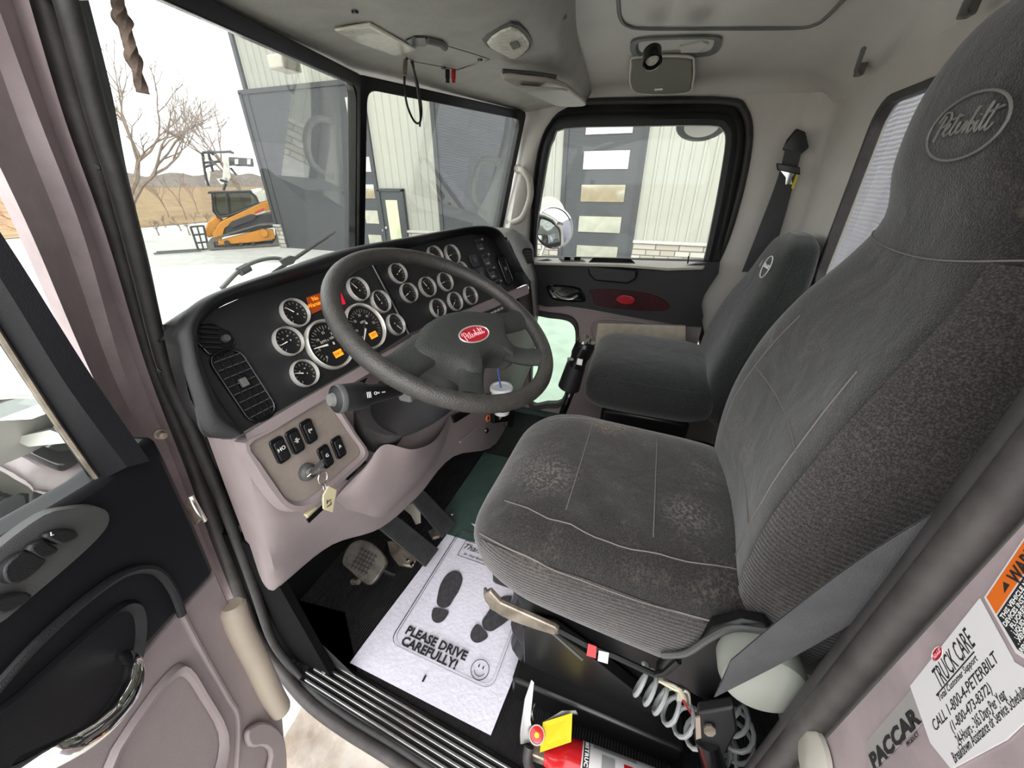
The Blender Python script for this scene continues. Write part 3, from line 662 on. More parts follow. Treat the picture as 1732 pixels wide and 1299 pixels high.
def ext_visor():
    P = [V((.36, .70, 1.60)), V((1.15, .95, 1.60)), V((1.15, 1.01, 1.590)), V((.42, .77, 1.590))]
    r = MB().slab(P, (0, 0, .02)).build('exterior_sun_visor', cream_visor, bevel=.004); tag(r, 'cream painted exterior visor above the left windshield pane', 'visor')
    MB().box((.98, .99, 1.575), (.06, .05, .03)).build('bracket', cream_visor, r, bevel=.004)
ext_visor()

def header_console():
    # overhead console: net of control points, front edge at the windshield, rear edge at the step down from the ceiling
    r = thing('overhead_console', (1.1, .6, 1.6), 'grey overhead storage console above the windshield with lamps set in it', 'overhead console')
    f = [V((.34, .60, 1.565)), V((.42, .64, 1.575)), V((.75, .765, 1.585)), V((1.15, .885, 1.595)), V((1.55, .765, 1.59)), V((1.92, .645, 1.585)), V((1.985, .62, 1.58))]
    m1 = [V((.34, .48, 1.60)), V((.5, .53, 1.595)), V((.8, .64, 1.60)), V((1.15, .72, 1.610)), V((1.45, .60, 1.61)), V((1.80, .50, 1.60)), V((1.985, .48, 1.60))]
    m2 = [V((.34, .36, 1.60)), V((.5, .40, 1.58)), V((.75, .47, 1.585)), V((1.05, .52, 1.60)), V((1.32, .44, 1.60)), V((1.62, .42, 1.61)), V((1.985, .41, 1.60))]
    m3 = [V((.34, .28, 1.61)), V((.5, .29, 1.595)), V((.75, .31, 1.60)), V((1.0, .35, 1.61)), V((1.22, .33, 1.62)), V((1.52, .37, 1.64)), V((1.98, .38, 1.61))]
    b = [V((.34, .24, 1.65)), V((.5, .24, 1.66)), V((.75, .25, 1.68)), V((1.0, .27, 1.70)), V((1.2, .28, 1.71)), V((1.5, .33, 1.70)), V((1.97, .36, 1.64))]
    f0 = [V((.30, .69, 1.575)), V((.42, .725, 1.578)), V((.75, .82, 1.583)), V((1.15, .935, 1.588)), V((1.55, .80, 1.588)), V((1.92, .69, 1.583)), V((1.985, .66, 1.58))]
    MB().loft(net([f0, f, m1, m2, m3, b], 6, 6), closed=False).build('console_shell', console_m, r)
    MB().tube(cat([Y(800, 195, .62) if 0 else V((1.20, .30, 1.66)), V((1.3, .36, 1.64)), V((1.46, .42, 1.625)), V((1.7, .45, 1.61))], 6), .006, 8).build('console_seam', mid_grey, r)
header_console()

# ================================================================== DASHBOARD
U = V((0, .42, .907)).normalized()
PA, PB = V((.353, .65, .905)), V((.873, .64, .911))
D1 = (PB-PA).normalized(); D2 = V((cos(radians(11)), -sin(radians(11)), 0))
N1 = -D1.cross(U).normalized(); N2 = -D2.cross(U).normalized()
if N1.y > 0: N1 = -N1
if N2.y > 0: N2 = -N2
SEAM = .873
def dp(px, py, lift=0):
    p = PL(px, py, PB+N1*lift, N1); q = PL(px, py, PB+N2*lift, N2)
    return p if p.x < SEAM else q
def dn(px, py): return N1 if PL(px, py, PB, N1).x < SEAM else N2
def dframe(px, py, lift=0):
    n = dn(px, py); return frame(dp(px, py, lift), n, D1 if n is N1 else D2)
def hpx(px, py, pix):   # size in metres of a vertical pixel extent on the dash plane
    return (dp(px, py-pix/2)-dp(px, py+pix/2)).length
def dashboard():
    r = thing('dashboard', (1.1, .7, .95), 'wide black instrument panel over taupe lower dashboard behind the steering wheel', 'dashboard')
    inner = [(407, 733), (374, 682), (349, 641), (335, 605), (331, 575), (338, 550), (363, 524), (418, 499), (529, 466), (636, 435), (720, 412), (794, 396), (819, 397), (838, 410), (852, 433), (866, 457), (888, 481), (819, 510), (760, 535), (693, 569), (607, 618), (500, 679)]
    outer = [(390, 742), (346, 735), (330, 690), (312, 630), (303, 585), (300, 555), (330, 514), (380, 488), (474, 456), (582, 421), (700, 399), (790, 383), (826, 383), (843, 391), (861, 420), (875, 448), (893, 481)]
    seam_t = PL(636, 435, PB, N1); 
    I = [dp(*p) for p in inner]
    # two flat faces meeting at the seam
    left = [p for p in I if p.x < SEAM-.001 or p is I[9]]
    sb, st = V((SEAM, PB.y, PB.z)), PB+U*.235
    st = PB+U*((I[9]-PB).dot(U)); 
    L = [I[i] for i in (0, 1, 2, 3, 4, 5, 6, 7, 8)]+[I[8].lerp(st, .6), st, PB, I[20], I[21]]
    Rr = [st]+[I[i] for i in (10, 11, 12, 13, 14, 15, 16, 17, 18)]+[PB]
    L = [p for p in L if p.x <= SEAM+1e-4]
    f1 = MB().slab(L, -N1*.02).build('driver_gauge_panel', panel_black, r)
    f2 = MB().slab([p for p in Rr if p.x >= SEAM-1e-4], -N2*.02).build('centre_gauge_panel', panel_black, r)
    MB().tube([PB+N1*.002-D1*.004, st+N1*.002-D1*.004], .0022, 6).build('seam_strip', brushed, f1)
    MB().slab([PB+N2*.003+D2*.006, PB+N2*.003+D2*.03, st+N2*.003+D2*.03, st+N2*.003+D2*.006], -N2*.004).build('seam_trim', black_plastic, f2)
    # brow / surround
    n = 17
    A = [dp(*p) for p in inner[:n]]; lip = []; out = []; back = []; A0 = []
    for i in range(n):
        nn = dn(*inner[i]); o = dp(*outer[i], .03)
        a = A[i]-nn*.01; A0.append(a); lip.append(A[i].lerp(o, .45)+nn*.028); out.append(o)
        back.append(o+(V((.05, .08, 0)) if i < 5 else V((0, .16, -.07 if i < 15 else -.02))))
    rows = [A0, [a+dn(*inner[i])*.012 for i, a in enumerate(A0)], [p for p in lip], out, [o.lerp(b, .25)+V((0, 0, 0)) for o, b in zip(out, back)], back]
    MB().loft(net(rows, 4, 4), closed=False).build('panel_surround', black_plastic, r, ang=60)
    MB().slab([V((.38, .80, 1.07)), V((.38, .88, 1.0)), V((1.12, 1.04, 1.0)), V((1.9, .85, 1.0)), V((1.75, .66, 1.08)), V((1.45, .72, 1.09)), V((.9, .86, 1.085))], (0, 0, -.03)).build('top_pad', black_plastic, r)
    lc = [X(*p, .352) for p in ((276, 548), (286, 590), (300, 640), (322, 700), (346, 742))]; rc = [out[5], out[4], out[3], out[2], out[0]]
    MB().loft([cat(lc, 4), [a.lerp(b, .5)+V((0, .02, .0)) for a, b in zip(cat(lc, 4), cat(rc, 4))], cat(rc, 4)], closed=False).build('left_side_cap', black_plastic, r)
    # taupe strip under the panel
    top = [(409, 736), (500, 682), (607, 621), (693, 572)]; bot = [(419, 752), (508, 699), (612, 638), (700, 588)]
    P = [dp(*p, .008) for p in top]; Q = [dp(*p, .014) for p in bot]
    s = MB().loft([P, [p+N1*.012 for p in P], [q+N1*.006 for q in Q], [q-N1*.03 for q in Q]], closed=False).build('lower_strip', taupe, r, ang=30)
    top = [(693, 570), (760, 537), (819, 511), (890, 482)]; bot = [(700, 588), (766, 553), (824, 527), (893, 497)]
    P = [PL(*p, PB+N2*.008, N2) for p in top]; Q = [PL(*p, PB+N2*.012, N2) for p in bot]
    MB().loft([P, [p+N2*.012 for p in P], [q+N2*.006 for q in Q], [q-N2*.03 for q in Q]], closed=False).build('lower_strip', taupe, r, ang=30)
    # lower dashboard body
    c = [[X(350, 737, .352), X(380, 820, .354), X(412, 905, .356), X(440, 985, .36)],
         [Y(407, 740, .650), Y(424, 810, .655), Y(446, 890, .66), Y(466, 968, .71)],
         [Y(500, 688, .645), Y(512, 780, .65), Y(515, 868, .635), Y(552, 905, .70)],
         [Y(607, 626, .64), Y(612, 735, .645), Y(622, 812, .60), Y(638, 880, .68)],
         [Y(690, 578, .64), Y(690, 680, .62), Y(690, 775, .58), Y(700, 830, .66)],
         [Y(760, 545, .62), Y(762, 630, .60), Y(758, 715, .58), Y(762, 765, .64)],
         [Y(819, 516, .59), Y(826, 600, .585), Y(832, 690, .58), Y(835, 742, .63)],
         [Y(886, 486, .53), Y(890, 540, .54), Y(884, 600, .56), Y(878, 650, .60)],
         [X(905, 500, 1.9), X(907, 530, 1.9), X(908, 560, 1.9), X(905, 590, 1.88)]]
    rows = [[col[k] for col in c] for k in range(4)]
    rows.append([X(457, 1008, .37), Y(482, 983, .74), Y(560, 922, .735), Y(642, 893, .71), Y(706, 838, .68), Y(765, 772, .665), Y(838, 750, .65), Y(880, 658, .62), X(905, 600, 1.88)])
    rows.append([p+V((.05 if i == 0 else 0, .10, .0)) for i, p in enumerate(rows[-1])]); rows.append([p+V((.09 if i == 0 else 0, .24, .04)) for i, p in enumerate(rows[-2])])
    MB().loft(net(rows, 5, 5), closed=False).build('lower_dash', taupe, r)
    # knee panel (raised centre section around the column)
    k = [[Y(622, 785, .585), Y(650, 752, .57), Y(700, 760, .535), Y(738, 742, .55), Y(762, 700, .57)],
         [Y(595, 812, .60), Y(640, 790, .565), Y(690, 800, .55), Y(730, 775, .56), Y(757, 735, .58)],
         [Y(570, 840, .615), Y(620, 835, .58), Y(672, 835, .58), Y(708, 812, .59), Y(740, 775, .60)],
         [Y(566, 856, .64), Y(612, 868, .63), Y(648, 873, .63), Y(690, 835, .65), Y(722, 800, .66)]]
    MB().loft(net(k, 6, 6), closed=False).build('knee_panel', taupe, r)
    # switch panel
    sp = [Y(420, 753, .628), Y(549, 677, .628), Y(497, 848, .60)]
    sn = (sp[1]-sp[0]).cross(sp[2]-sp[0]).normalized(); sn = -sn if sn.y > 0 else sn
    S = lambda px, py, l=0: PL(px, py, sp[0]+sn*l, sn)
    ol = cat([S(*p) for p in ((421, 755), (455, 733), (510, 701), (551, 679), (567, 700), (590, 735), (609, 764), (590, 785), (548, 822), (520, 843), (500, 848), (482, 840), (465, 815), (440, 780))], 3, True)
    sw = MB().slab(ol, -sn*.012).build('switch_panel', tan_plastic, r)
    oo = cat([S(*p) for p in ((408, 748), (452, 724), (510, 688), (556, 664), (577, 695), (601, 733), (622, 768), (600, 795), (552, 836), (526, 861), (502, 868), (478, 861), (452, 832), (427, 792))], 3, True)
    MB().loft([[p+sn*.001 for p in ol], [p.lerp(q, .35)+sn*.009 for p, q in zip(ol, oo)], [p.lerp(q, .8)+sn*.008 for p, q in zip(ol, oo)], [q-sn*.02 for q in oo]], True, False).build('switch_bezel', taupe, r)
    rx = (S(551, 679)-S(421, 755)).normalized()
    for (px, py, sym) in ((472, 761, 'HO'), (497.5, 746, '-||-'), (520.5, 729.5, '(='), (549, 772, 'G'), (571, 756.5, 'A')):
        M = frame(S(px, py), sn, rx) @ Matrix.Rotation(radians(0), 4, 'Z')
        b = MB(M).prism(rr(.028, .052, .007, 4), 0, .005).build('rocker_switch', gloss_black, sw, bevel=.001)
        MB(M).prism(rr(.020, .040, .005, 4), .005, .009).build('rocker', black_plastic, b, bevel=.0012)
        text('symbol', sym, .011, M @ Matrix.Translation((0, .003, .0093)), white_ink, b)
    M = frame(S(518, 798), sn, rx)
    g = MB(M).lathe([(0, 0), (.019, 0), (.018, .008), (.013, .012), (0, .012)], 24).build('ignition_switch', dark_grey, sw)
    MB(M).lathe([(0, .012), (.011, .012), (.010, .020), (.004, .021), (0, .019)], 20).build('lock_barrel', chrome, g)
    # small dark slots
    for a, b_ in (((585, 808), (617, 778)), ((520, 880), (560, 843))):
        MB().slab([Y(*a, .592), Y(*b_, .592), Y(b_[0]+3, b_[1]+4, .592), Y(a[0]+3, a[1]+5, .592)], (0, .004, 0)).build('slot', gloss_black, r)
    MB().slab([Y(518, 872, .60), Y(537, 856, .60), Y(540, 866, .60), Y(524, 878, .60)], (0, .01, 0)).build('release_tab', tag_yellow, r, bevel=.002)
    MB().slab([dp(575, 664, .022), dp(622, 638, .022), dp(616, 650, .022), dp(578, 673, .022)], -N1*.006).build('slot', gloss_black, r)
    # ---- gauges
    def gauge(px, py, h, big=0, ang=0, dig=None, lcd=None):
        M = dframe(px, py); R = hpx(px, py, h)/2
        g = MB(M).lathe([(0, 0), (R*.9, 0), (R*.9, .003), (0, .003)], 36).build('gauge', face_m, r, smooth=False)
        MB(M).lathe([(R*.89, .002), (R*.905, .008), (R*.955, .0125), (R*1.0, .009), (R*1.015, 0), (R*.89, .002)], 40).build('bezel', satin, g)
        b = MB(M); N = 13 if not big else 27
        for k in range(N):
            a = radians(225-270*k/(N-1)); l = .12 if k % 2 else .2
            p0 = V((cos(a), sin(a), 0))*R*.76; p1 = V((cos(a), sin(a), 0))*R*(.76-l*.8); q = V((-sin(a), cos(a), 0))*R*(.009 if big else .018)
            b.slab([p0-q+V((0, 0, .0032)), p0+q+V((0, 0, .0032)), p1+q+V((0, 0, .0032)), p1-q+V((0, 0, .0032))], (0, 0, .0002))
        b.build('dial_marks', dim_ink, g, smooth=False)
        a = radians(ang); d = V((cos(a), sin(a), 0)); q = V((-d.y, d.x, 0))*R*.035; z = V((0, 0, .0045))
        MB(M).slab([-d*R*.2-q*1.5+z, -d*R*.2+q*1.5+z, d*R*.72+q*.4+z, d*R*.72-q*.4+z], (0, 0, .0006)).build('needle', needle_m, g, smooth=False)
        MB(M).lathe([(0, .003), (R*.12, .003), (R*.1, .007), (0, .007)], 14).build('needle_hub', black_plastic, g)
        if dig:
            for t_, x, y in dig: text('dial_number', t_, R*.15, M @ Matrix.Translation((x*R*.85, y*R*.85, .0034)), dim_ink, g)
        if lcd:
            MB(M).box((lcd[1]*R, lcd[2]*R, .0036), (R*.42, R*.26, .0008)).build('amber_readout', amber, g, smooth=False)
            text('readout_digits', lcd[0], R*.15, M @ Matrix.Translation((lcd[1]*R, lcd[2]*R, .0041)), black_ink, g)
        return g
    gauge(497.5, 530, 45, ang=130, dig=[('E', -.45, -.25), ('F', .4, .3)]); gauge(486, 578, 47, ang=185, dig=[('50', -.3, .3), ('60', .2, .4)]); gauge(513.5, 632, 45, ang=155, dig=[('20', -.3, .3), ('40', .25, .35)])
    gauge(556.5, 583, 81, 1, 172, dig=[('0', -.5, -.45), ('5', -.62, -.02), ('10', -.45, .38), ('15', 0, .58), ('20', .42, .4), ('RPM x 100', 0, .22)], lcd=('3261.0', .12, -.45))
    gauge(617, 553, 74, 1, 225, dig=[('5', -.5, -.4), ('15', -.62, .0), ('25', -.42, .42), ('35', .0, .6), ('45', .42, .42), ('55', .6, .0), ('MPH', 0, .25)], lcd=('1337', .15, -.45))
    gauge(604, 490, 37, ang=120); gauge(642, 511, 35, ang=100); gauge(667.5, 549.5, 34, ang=300)
    for x, y, h, a in ((671.5, 463, 32, 30), (690, 496, 32, 200), (721.5, 486, 32, 115), (751.5, 477, 30, 185), (739, 522, 31, 240), (768, 510.5, 30, 215), (794, 500.5, 29, 180), (734.5, 433, 30, 150), (763.5, 431, 30, 190), (779, 458, 27, 160)):
        gauge(x, y, h, ang=a)
    # orange message display with its words
    q = [dp(519, 503, .003), dp(546, 494, .003), dp(552, 520, .003), dp(528, 531, .003)]
    d = MB().slab(q, -N1*.004).build('message_display', amber_dim, f1)
    for i, wd in enumerate(('No', 'Warnings')): text('message', wd, .013, frame(dp(533+i*2, 505+i*9, .0036), N1, D1), amber, d)
    MB().slab([dp(572, 500, .002), dp(577, 494, .002), dp(585, 514, .002), dp(574, 516, .002)], -N1*.002).build('red_warning_lamp', red_lamp, f1)
    # ---- rotary headlamp style quarter vent and louvre vents
    M = dframe(361, 574); R = hpx(361, 574, 54)/2
    v = MB(M).prism([(p[0]*R*1.05, p[1]*R*1.05) for p in [(-.95, .1), (-.8, .65), (-.2, .98), (.4, .8), (.95, .1), (1.0, -.5), (.55, -.8), (-.2, -1), (-.8, -.7)]], 0, .006).build('round_vent', gloss_black, f1, bevel=.003)
    for k in range(5): MB(M).box((-.25*R+k*.0, R*(.6-.3*k), .007), (R*1.0, R*.07, .006), Matrix.Rotation(radians(-25), 4, 'Z')).build('vent_slat', black_plastic, v)
    MB(M).lathe([(0, .006), (R*.25, .006), (R*.2, .013), (0, .013)], 14, Matrix.Translation((R*.5, -R*.2, 0))).build('vent_knob', dark_grey, v)
    def louvre(px, py, wpx_, h_, tilt, par, nv):
        M = dframe(px, py) @ Matrix.Rotation(radians(tilt), 4, 'Z'); H = h_; W = wpx_
        v = MB(M).ring([(x, y, .0) for x, y in rr(W, H, W*.42, 6)], [(x, y, .0) for x, y in rr(W*.84, H*.92, W*.35, 6)], (0, 0, .008)).build('air_vent', gloss_black, par, bevel=.002)
        MB(M).prism(rr(W*.9, H*.94, W*.3, 6), -.001, .0008).build('vent_cavity', face_m, v)
        for k in range(nv): MB(M).box((0, H*(-.38+.76*k/(nv-1)), .004), (W*.84, .0016, .006)).build('horizontal_slat', dark_grey, v)
        for k in range(3): MB(M).box((W*(-.22+.22*k), 0, .006), (.0016, H*.88, .004)).build('vertical_slat', black_plastic, v)
        MB(M).box((0, H*.04, .009), (W*.2, H*.11, .008)).build('vent_tab', mid_grey, v, bevel=.001)
    louvre(411.6, 653, .060, .148, -2, f1, 8)
    louvre(853.5, 457.5, .055, .125, 0, f2, 8)
    # ---- toggle switches
    for x, y, t_ in ((811, 415, 1), (822, 440, 1), (801, 441, 0), (813, 463, 0), (831, 462, 1), (842.5, 484, 1), (794, 446, 0), (804, 467, 0)):
        if t_ == 0 and x in (794,): continue
        M = dframe(x, y); s_ = .027
        b = MB(M).prism(rr(s_*1.5, s_*1.7, .003, 3), 0, .003).build('toggle_switch', gloss_black, f2, bevel=.0008)
        if t_:
            MB(M).box((.004, s_*.45, .010), (s_*.55, s_*.4, .018)).build('toggle_lever', gloss_black, b, bevel=.002)
            MB(M).box((.004, s_*.6, .0195), (s_*.4, s_*.16, .001)).build('switch_legend', light_grey, b)
            MB(M).box((0, -s_*.5, .0035), (s_*.7, s_*.16, .001)).build('switch_legend', dim_ink, b)
        else: MB(M).box((0, 0, .005), (s_*.5, s_*.6, .006)).build('toggle_lever', dark_grey, b, bevel=.002)
    # ---- dash end piece toward the passenger door
    E = [[PL(852, 398, PB+N2*.03, N2), X(868, 388, 1.85), X(893, 405, 1.93), X(898, 415, 1.95)],
         [PL(872, 432, PB+N2*.03, N2), X(880, 420, 1.84), X(900, 438, 1.93), X(903, 440, 1.96)],
         [PL(890, 468, PB+N2*.03, N2), X(900, 465, 1.83), X(907, 462, 1.93), X(910, 465, 1.96)],
         [PL(898, 485, PB+N2*.02, N2), X(905, 482, 1.84), X(909, 480, 1.93), X(911, 481, 1.96)],
         [PL(905, 560, PB+N2*.0, N2), X(909, 545, 1.86), X(911, 530, 1.93), X(912, 525, 1.96)]]
    E.insert(0, [p+V((.02, .14, .0)) for p in E[0]])
    MB().loft(net(E, 5, 5), closed=False).build('dash_end', grey_plastic, r)
    c0 = X(892, 433, 1.86); M = frame(c0, (-.75, -.6, .25), (.6, -.8, 0))
    v = MB(M).ring([(x, y, 0) for x, y in rr(.055, .075, .018, 5)], [(x, y, 0) for x, y in rr(.042, .062, .014, 5)], (0, 0, .008)).build('air_vent', gloss_black, r, bevel=.002)
    MB(M).prism(rr(.05, .07, .016, 5), -.002, .001).build('vent_cavity', face_m, v)
    for k in range(4): MB(M).box((0, -.022+.0147*k, .004), (.042, .002, .006)).build('horizontal_slat', mid_grey, v)
    M = frame(X(878, 438, 1.80), (-.75, -.6, .25), (.6, -.8, 0)); MB(M).prism(ell(.011, .007, 20), 0, .003).build('end_badge', light_grey, r)
    # lower centre: vent slot, radio face, knobs
    M = frame(Y(870, 508, .535), N2, D2); MB(M).prism(rr(.05, .05, .004, 3), 0, .006).build('lower_switches', gloss_black, r, bevel=.001)
    M = frame(Y(826, 535, .535), N2, D2); q = MB(M).prism(rr(.24, .045, .008, 4), 0, .008).build('radio', gloss_black, r, bevel=.002)
    for k in range(7): MB(M).box((-.05+.022*k, .006, .009), (.014, .008, .004)).build('radio_button', light_grey, q)
    text('radio_legend', 'AM FM SCAN', .010, M @ Matrix.Translation((.02, -.012, .0085)), white_ink, q)
    M = frame(Y(825, 707, .57), (-.2, -1, .1)); MB(M).lathe([(.008, 0), (.017, 0), (.016, .006), (.009, .006), (.008, 0)], 20).build('lighter_ring', mat('orange_ring', (190, 104, 60), .4), r)
    MB(M).lathe([(0, 0), (.009, 0), (.009, .003), (0, .003)], 16).build('lighter_socket', gloss_black, r)
    M = frame(Y(823, 728, .585), (-.2, -1, .1)); MB(M).lathe([(0, 0), (.013, 0), (.010, .006), (0, .004)], 16).build('round_socket', gloss_black, r)
    MB().slab([Y(766, 703, .565), Y(800, 688, .565), Y(808, 692, .565), Y(770, 716, .565)], (0, .01, 0)).build('slot', gloss_black, r, bevel=.002)
    MB().tube([Y(778, 748, .575), Y(806, 725, .575)], .004, 8).build('embossed_rib', taupe, r)
    b = MB().slab([Y(836, 690, .52), Y(862, 688, .52), Y(861, 713, .52), Y(836, 716, .52)], (0, .02, 0)).build('bracket_box', gloss_black, r, bevel=.002)
    text('bracket_lettering', 'FLINE', .022, frame(Y(849, 703, .517), (0, -1, 0), (1, -.1, 0)), white_ink, b)
    MB().slab([Y(864, 690, .53), Y(872, 690, .53), Y(868, 722, .53), Y(858, 722, .53)], (0, .02, 0)).build('bracket_arm', gloss_black, r, bevel=.003)
dashboard()

def keys():
    a = Y(530, 797, .575); b = Y(547, 783, .555)
    r = thing('ignition_key', tuple(a), 'dark headed ignition key in the lock with split ring and cream tag', 'key')
    M = frame((a+b)/2, (b-a).cross(V((1, 0, .4))), b-a)
    MB(M).prism([(-.016, -.008), (-.006, -.015), (.010, -.016), (.017, -.004), (.014, .012), (.0, .017), (-.014, .010)], -.003, .003).build('key_head', dark_grey, r, bevel=.001)
    MB(M).box((-.022, 0, 0), (.02, .006, .002)).build('key_blade', chrome, r)
    c = Y(546, 808, .55)
    MB(frame(c, (.15, -1, .1))).tube([(.0125*cos(t*.3), .0125*sin(t*.3), 0) for t in range(21)], .0008, 6, True).build('split_ring', chrome, r)
    c = Y(549, 824, .545)
    MB(frame(c, (.6, -1, .1))).tube([(.007*cos(t*.3), .008*sin(t*.3), 0) for t in range(21)], .0007, 6, True).build('small_ring', chrome, r)
    g = tag(MB().slab([Y(547, 838, .54), Y(556, 822, .54), Y(570, 828, .54), Y(563, 867, .54), Y(547, 861, .54)], (0, .003, 0)).build('key_tag', tag_yellow, r, bevel=.001), 'cream plastic tag')
    text('tag_lettering', 'LT', .016, frame(Y(557, 850, .5385), (0, -1, 0), (.25, 0, 1)), black_ink, g)
    MB(frame(Y(550, 845, .548), (0, -1, 0))).prism(ell(.008, .013), 0, .001).build('round_tag', silver_ink, r)
keys()

# ---- steering wheel
def steering():
    q3, q4 = 1.061, -.041
    c = V((.653, .372, 1.052)); n = V((sin(q4), -cos(q4)*cos(q3), cos(q4)*sin(q3))).normalized()
    u = (V((1, 0, 0))-n*n.x).normalized(); M = frame(c, n, u) @ Matrix.Rotation(radians(-12), 4, 'Z')
    r = thing('steering_wheel', tuple(c), 'large dark four spoke steering wheel with red oval emblem', 'steering wheel')
    R = .2245
    b = MB(M).tube([(R*cos(2*pi*k/72), R*sin(2*pi*k/72), 0) for k in range(72)], .0165, 16, True)
    b.build('rim', wheel_m, r)
    # hub pad: dished plate with four arms blended
    def pad(z, s, hs=1):
        pts = [(0, .018), (.05, .012), (.095, -.006), (.135, -.028), (.140, -.05), (.125, -.066), (.10, -.085), (.085, -.105), (.082, -.128), (.06, -.140), (.045, -.128), (.02, -.116), (0, -.113)]
        full = pts+[(-x, y) for x, y in pts[::-1][1:-1]]
        cx, cy = 0, -.06
        return [V((cx+(x-cx)*s, cy+(y-cy)*s, z)) for x, y in full]
    rings = [pad(-.045, .96), pad(-.03, 1.03), pad(-.008, 1.04), pad(.004, .96), pad(.010, .80), pad(.013, .45), pad(.014, .05)]
    rings = [cat(q, 4, True) for q in rings]
    hub = MB(M).loft(rings).build('hub_pad', hub_m, r)
    emblem(hub, M @ Matrix.Translation((0, -.062, .0125)), .043, red_emblem)
    def arm(P, w_, t_):
        P = cat(P, 6); N = len(P); Rr = []
        for i, p in enumerate(P):
            t = (P[min(i+1, N-1)]-P[max(i-1, 0)]).normalized(); s = V((0, 0, 1)).cross(t).normalized(); f = i/(N-1)
            ww = w_[0]*(1-f)+w_[1]*f+ (w_[2]*abs(2*f-1)**3); tt = t_[0]*(1-f)+t_[1]*f
            Rr.append([p+s*ww*cos(2*pi*k/14)+V((0, 0, 1))*tt*sin(2*pi*k/14) for k in range(14)])
        return MB(M).loft(Rr)
    for s in (1, -1):
        arm([V((s*.10, -.038, -.008)), V((s*.14, -.046, -.011)), V((s*.18, -.055, -.009)), V((s*.207, -.060, -.002))], (.034, .030, .004), (.016, .012)).build('spoke', hub_m, r)
        arm([V((s*.055, -.110, -.008)), V((s*.078, -.132, -.012)), V((s*.100, -.152, -.010)), V((s*.122, -.170, -.002))], (.027, .024, .003), (.015, .012)).build('spoke', hub_m, r)
    # column
    col = thing('steering_column', tuple(c-n*.25), 'smooth black steering column shroud with turn signal stalk below the wheel', 'steering column')
    M0 = frame(c, n, u)
    R_ = []
    for d, a, bb, ox, oy in ((.045, .050, .045, 0, -.045), (.075, .085, .07, 0, -.04), (.14, .092, .085, 0, -.02), (.22, .09, .09, .0, .0), (.30, .075, .08, 0, .02), (.36, .055, .06, 0, .03)):
        R_.append([V((ox+a*cos(2*pi*k/32), oy+bb*sin(2*pi*k/32), -d)) for k in range(32)])
    MB(M0).loft(net([[p for p in q] for q in R_], 1, 5, True)).build('shroud', gloss_black if 0 else black_plastic, col)
    MB(M0).loft([[V((.09*cos(2*pi*k/24), .05+.085*sin(2*pi*k/24), -.33)) for k in range(24)], [V((.075*cos(2*pi*k/24), .06+.07*sin(2*pi*k/24), -.40)) for k in range(24)], [V((.06*cos(2*pi*k/24), .06+.06*sin(2*pi*k/24), -.50)) for k in range(24)]]).build('column_boot', rubber, col)
    a = Y(563, 676, .435); e = Y(672, 660, .40); d = (e-a)
    Ms = frame(a, d, (0, 0, 1)); Ln = d.length
    st = MB(Ms).lathe([(0, .0), (.014, .0), (.021, .005), (.023, .02), (.0225, Ln*.42), (.018, Ln*.5), (.013, Ln*.9), (.011, Ln*1.05), (0, Ln*1.05)], 28).build('turn_signal_stalk', black_plastic, col)
    MB(Ms).lathe([(0, -.006), (.009, -.006), (.011, 0), (.0, .002)], 20).build('horn_button', mid_grey, st)
    MB(Ms).lathe([(.0215, .004), (.0235, .007), (.0235, .013), (.022, .014), (.0215, .004)], 28).build('stalk_ring', dark_grey, st)
    vd = (CAM-(a+d*.6)).normalized()
    for f, s_, t_ in ((.40, '|||', .018), (.55, 'O=', .013), (.66, '==', .010)):
        p = a+d*f+ (vd-d.normalized()*vd.dot(d.normalized())).normalized()*(.0233 if f < .5 else .018)
        text('stalk_symbol', s_, t_*.6, frame(p, vd-d.normalized()*vd.dot(d.normalized()), d), white_ink, st)
    MB().box(Y(690, 664, .42), (.03, .03, .03)).build('stalk_base', mid_grey, col, bevel=.005)
steering()

def cup():
    c = Y(848, 656, .50); r = thing('drink_cup', (c.x, c.y, c.z-.1), 'white lidded drink cup with blue straw seen through the steering wheel', 'cup')
    M = Matrix.Translation((c.x, c.y, c.z)); s = .046
    MB(M).lathe([(0, -.12), (.032, -.12), (s*.95, -.004), (0, -.004)], 28).build('cup_body', mat('cup_paper', (216, 218, 216), .6), r)
    MB(M).lathe([(0, .004), (s*.7, .004), (s*.75, .008), (s*.95, .008), (s*1.04, .002), (s*1.04, -.006), (0, -.006)], 28).build('lid', mat('cup_lid', (226, 230, 232), .35), r)
    t = Y(842, 624, .52); MB().tube([V((c.x-.006, c.y, c.z)), t], .0035, 8).build('straw', blue_m, r)
    q = MB(Matrix.Translation((c.x, c.y, c.z-.09))).lathe([(.044, 0), (.049, 0), (.049, .04), (.044, .04), (.044, 0)], 28).build('cup_holder', gloss_black); tag(q, 'black round cup holder on the lower dashboard', 'cup holder')
    MB().box((c.x, c.y+.06, c.z-.07), (.05, .06, .03)).build('holder_arm', gloss_black, q)
cup()

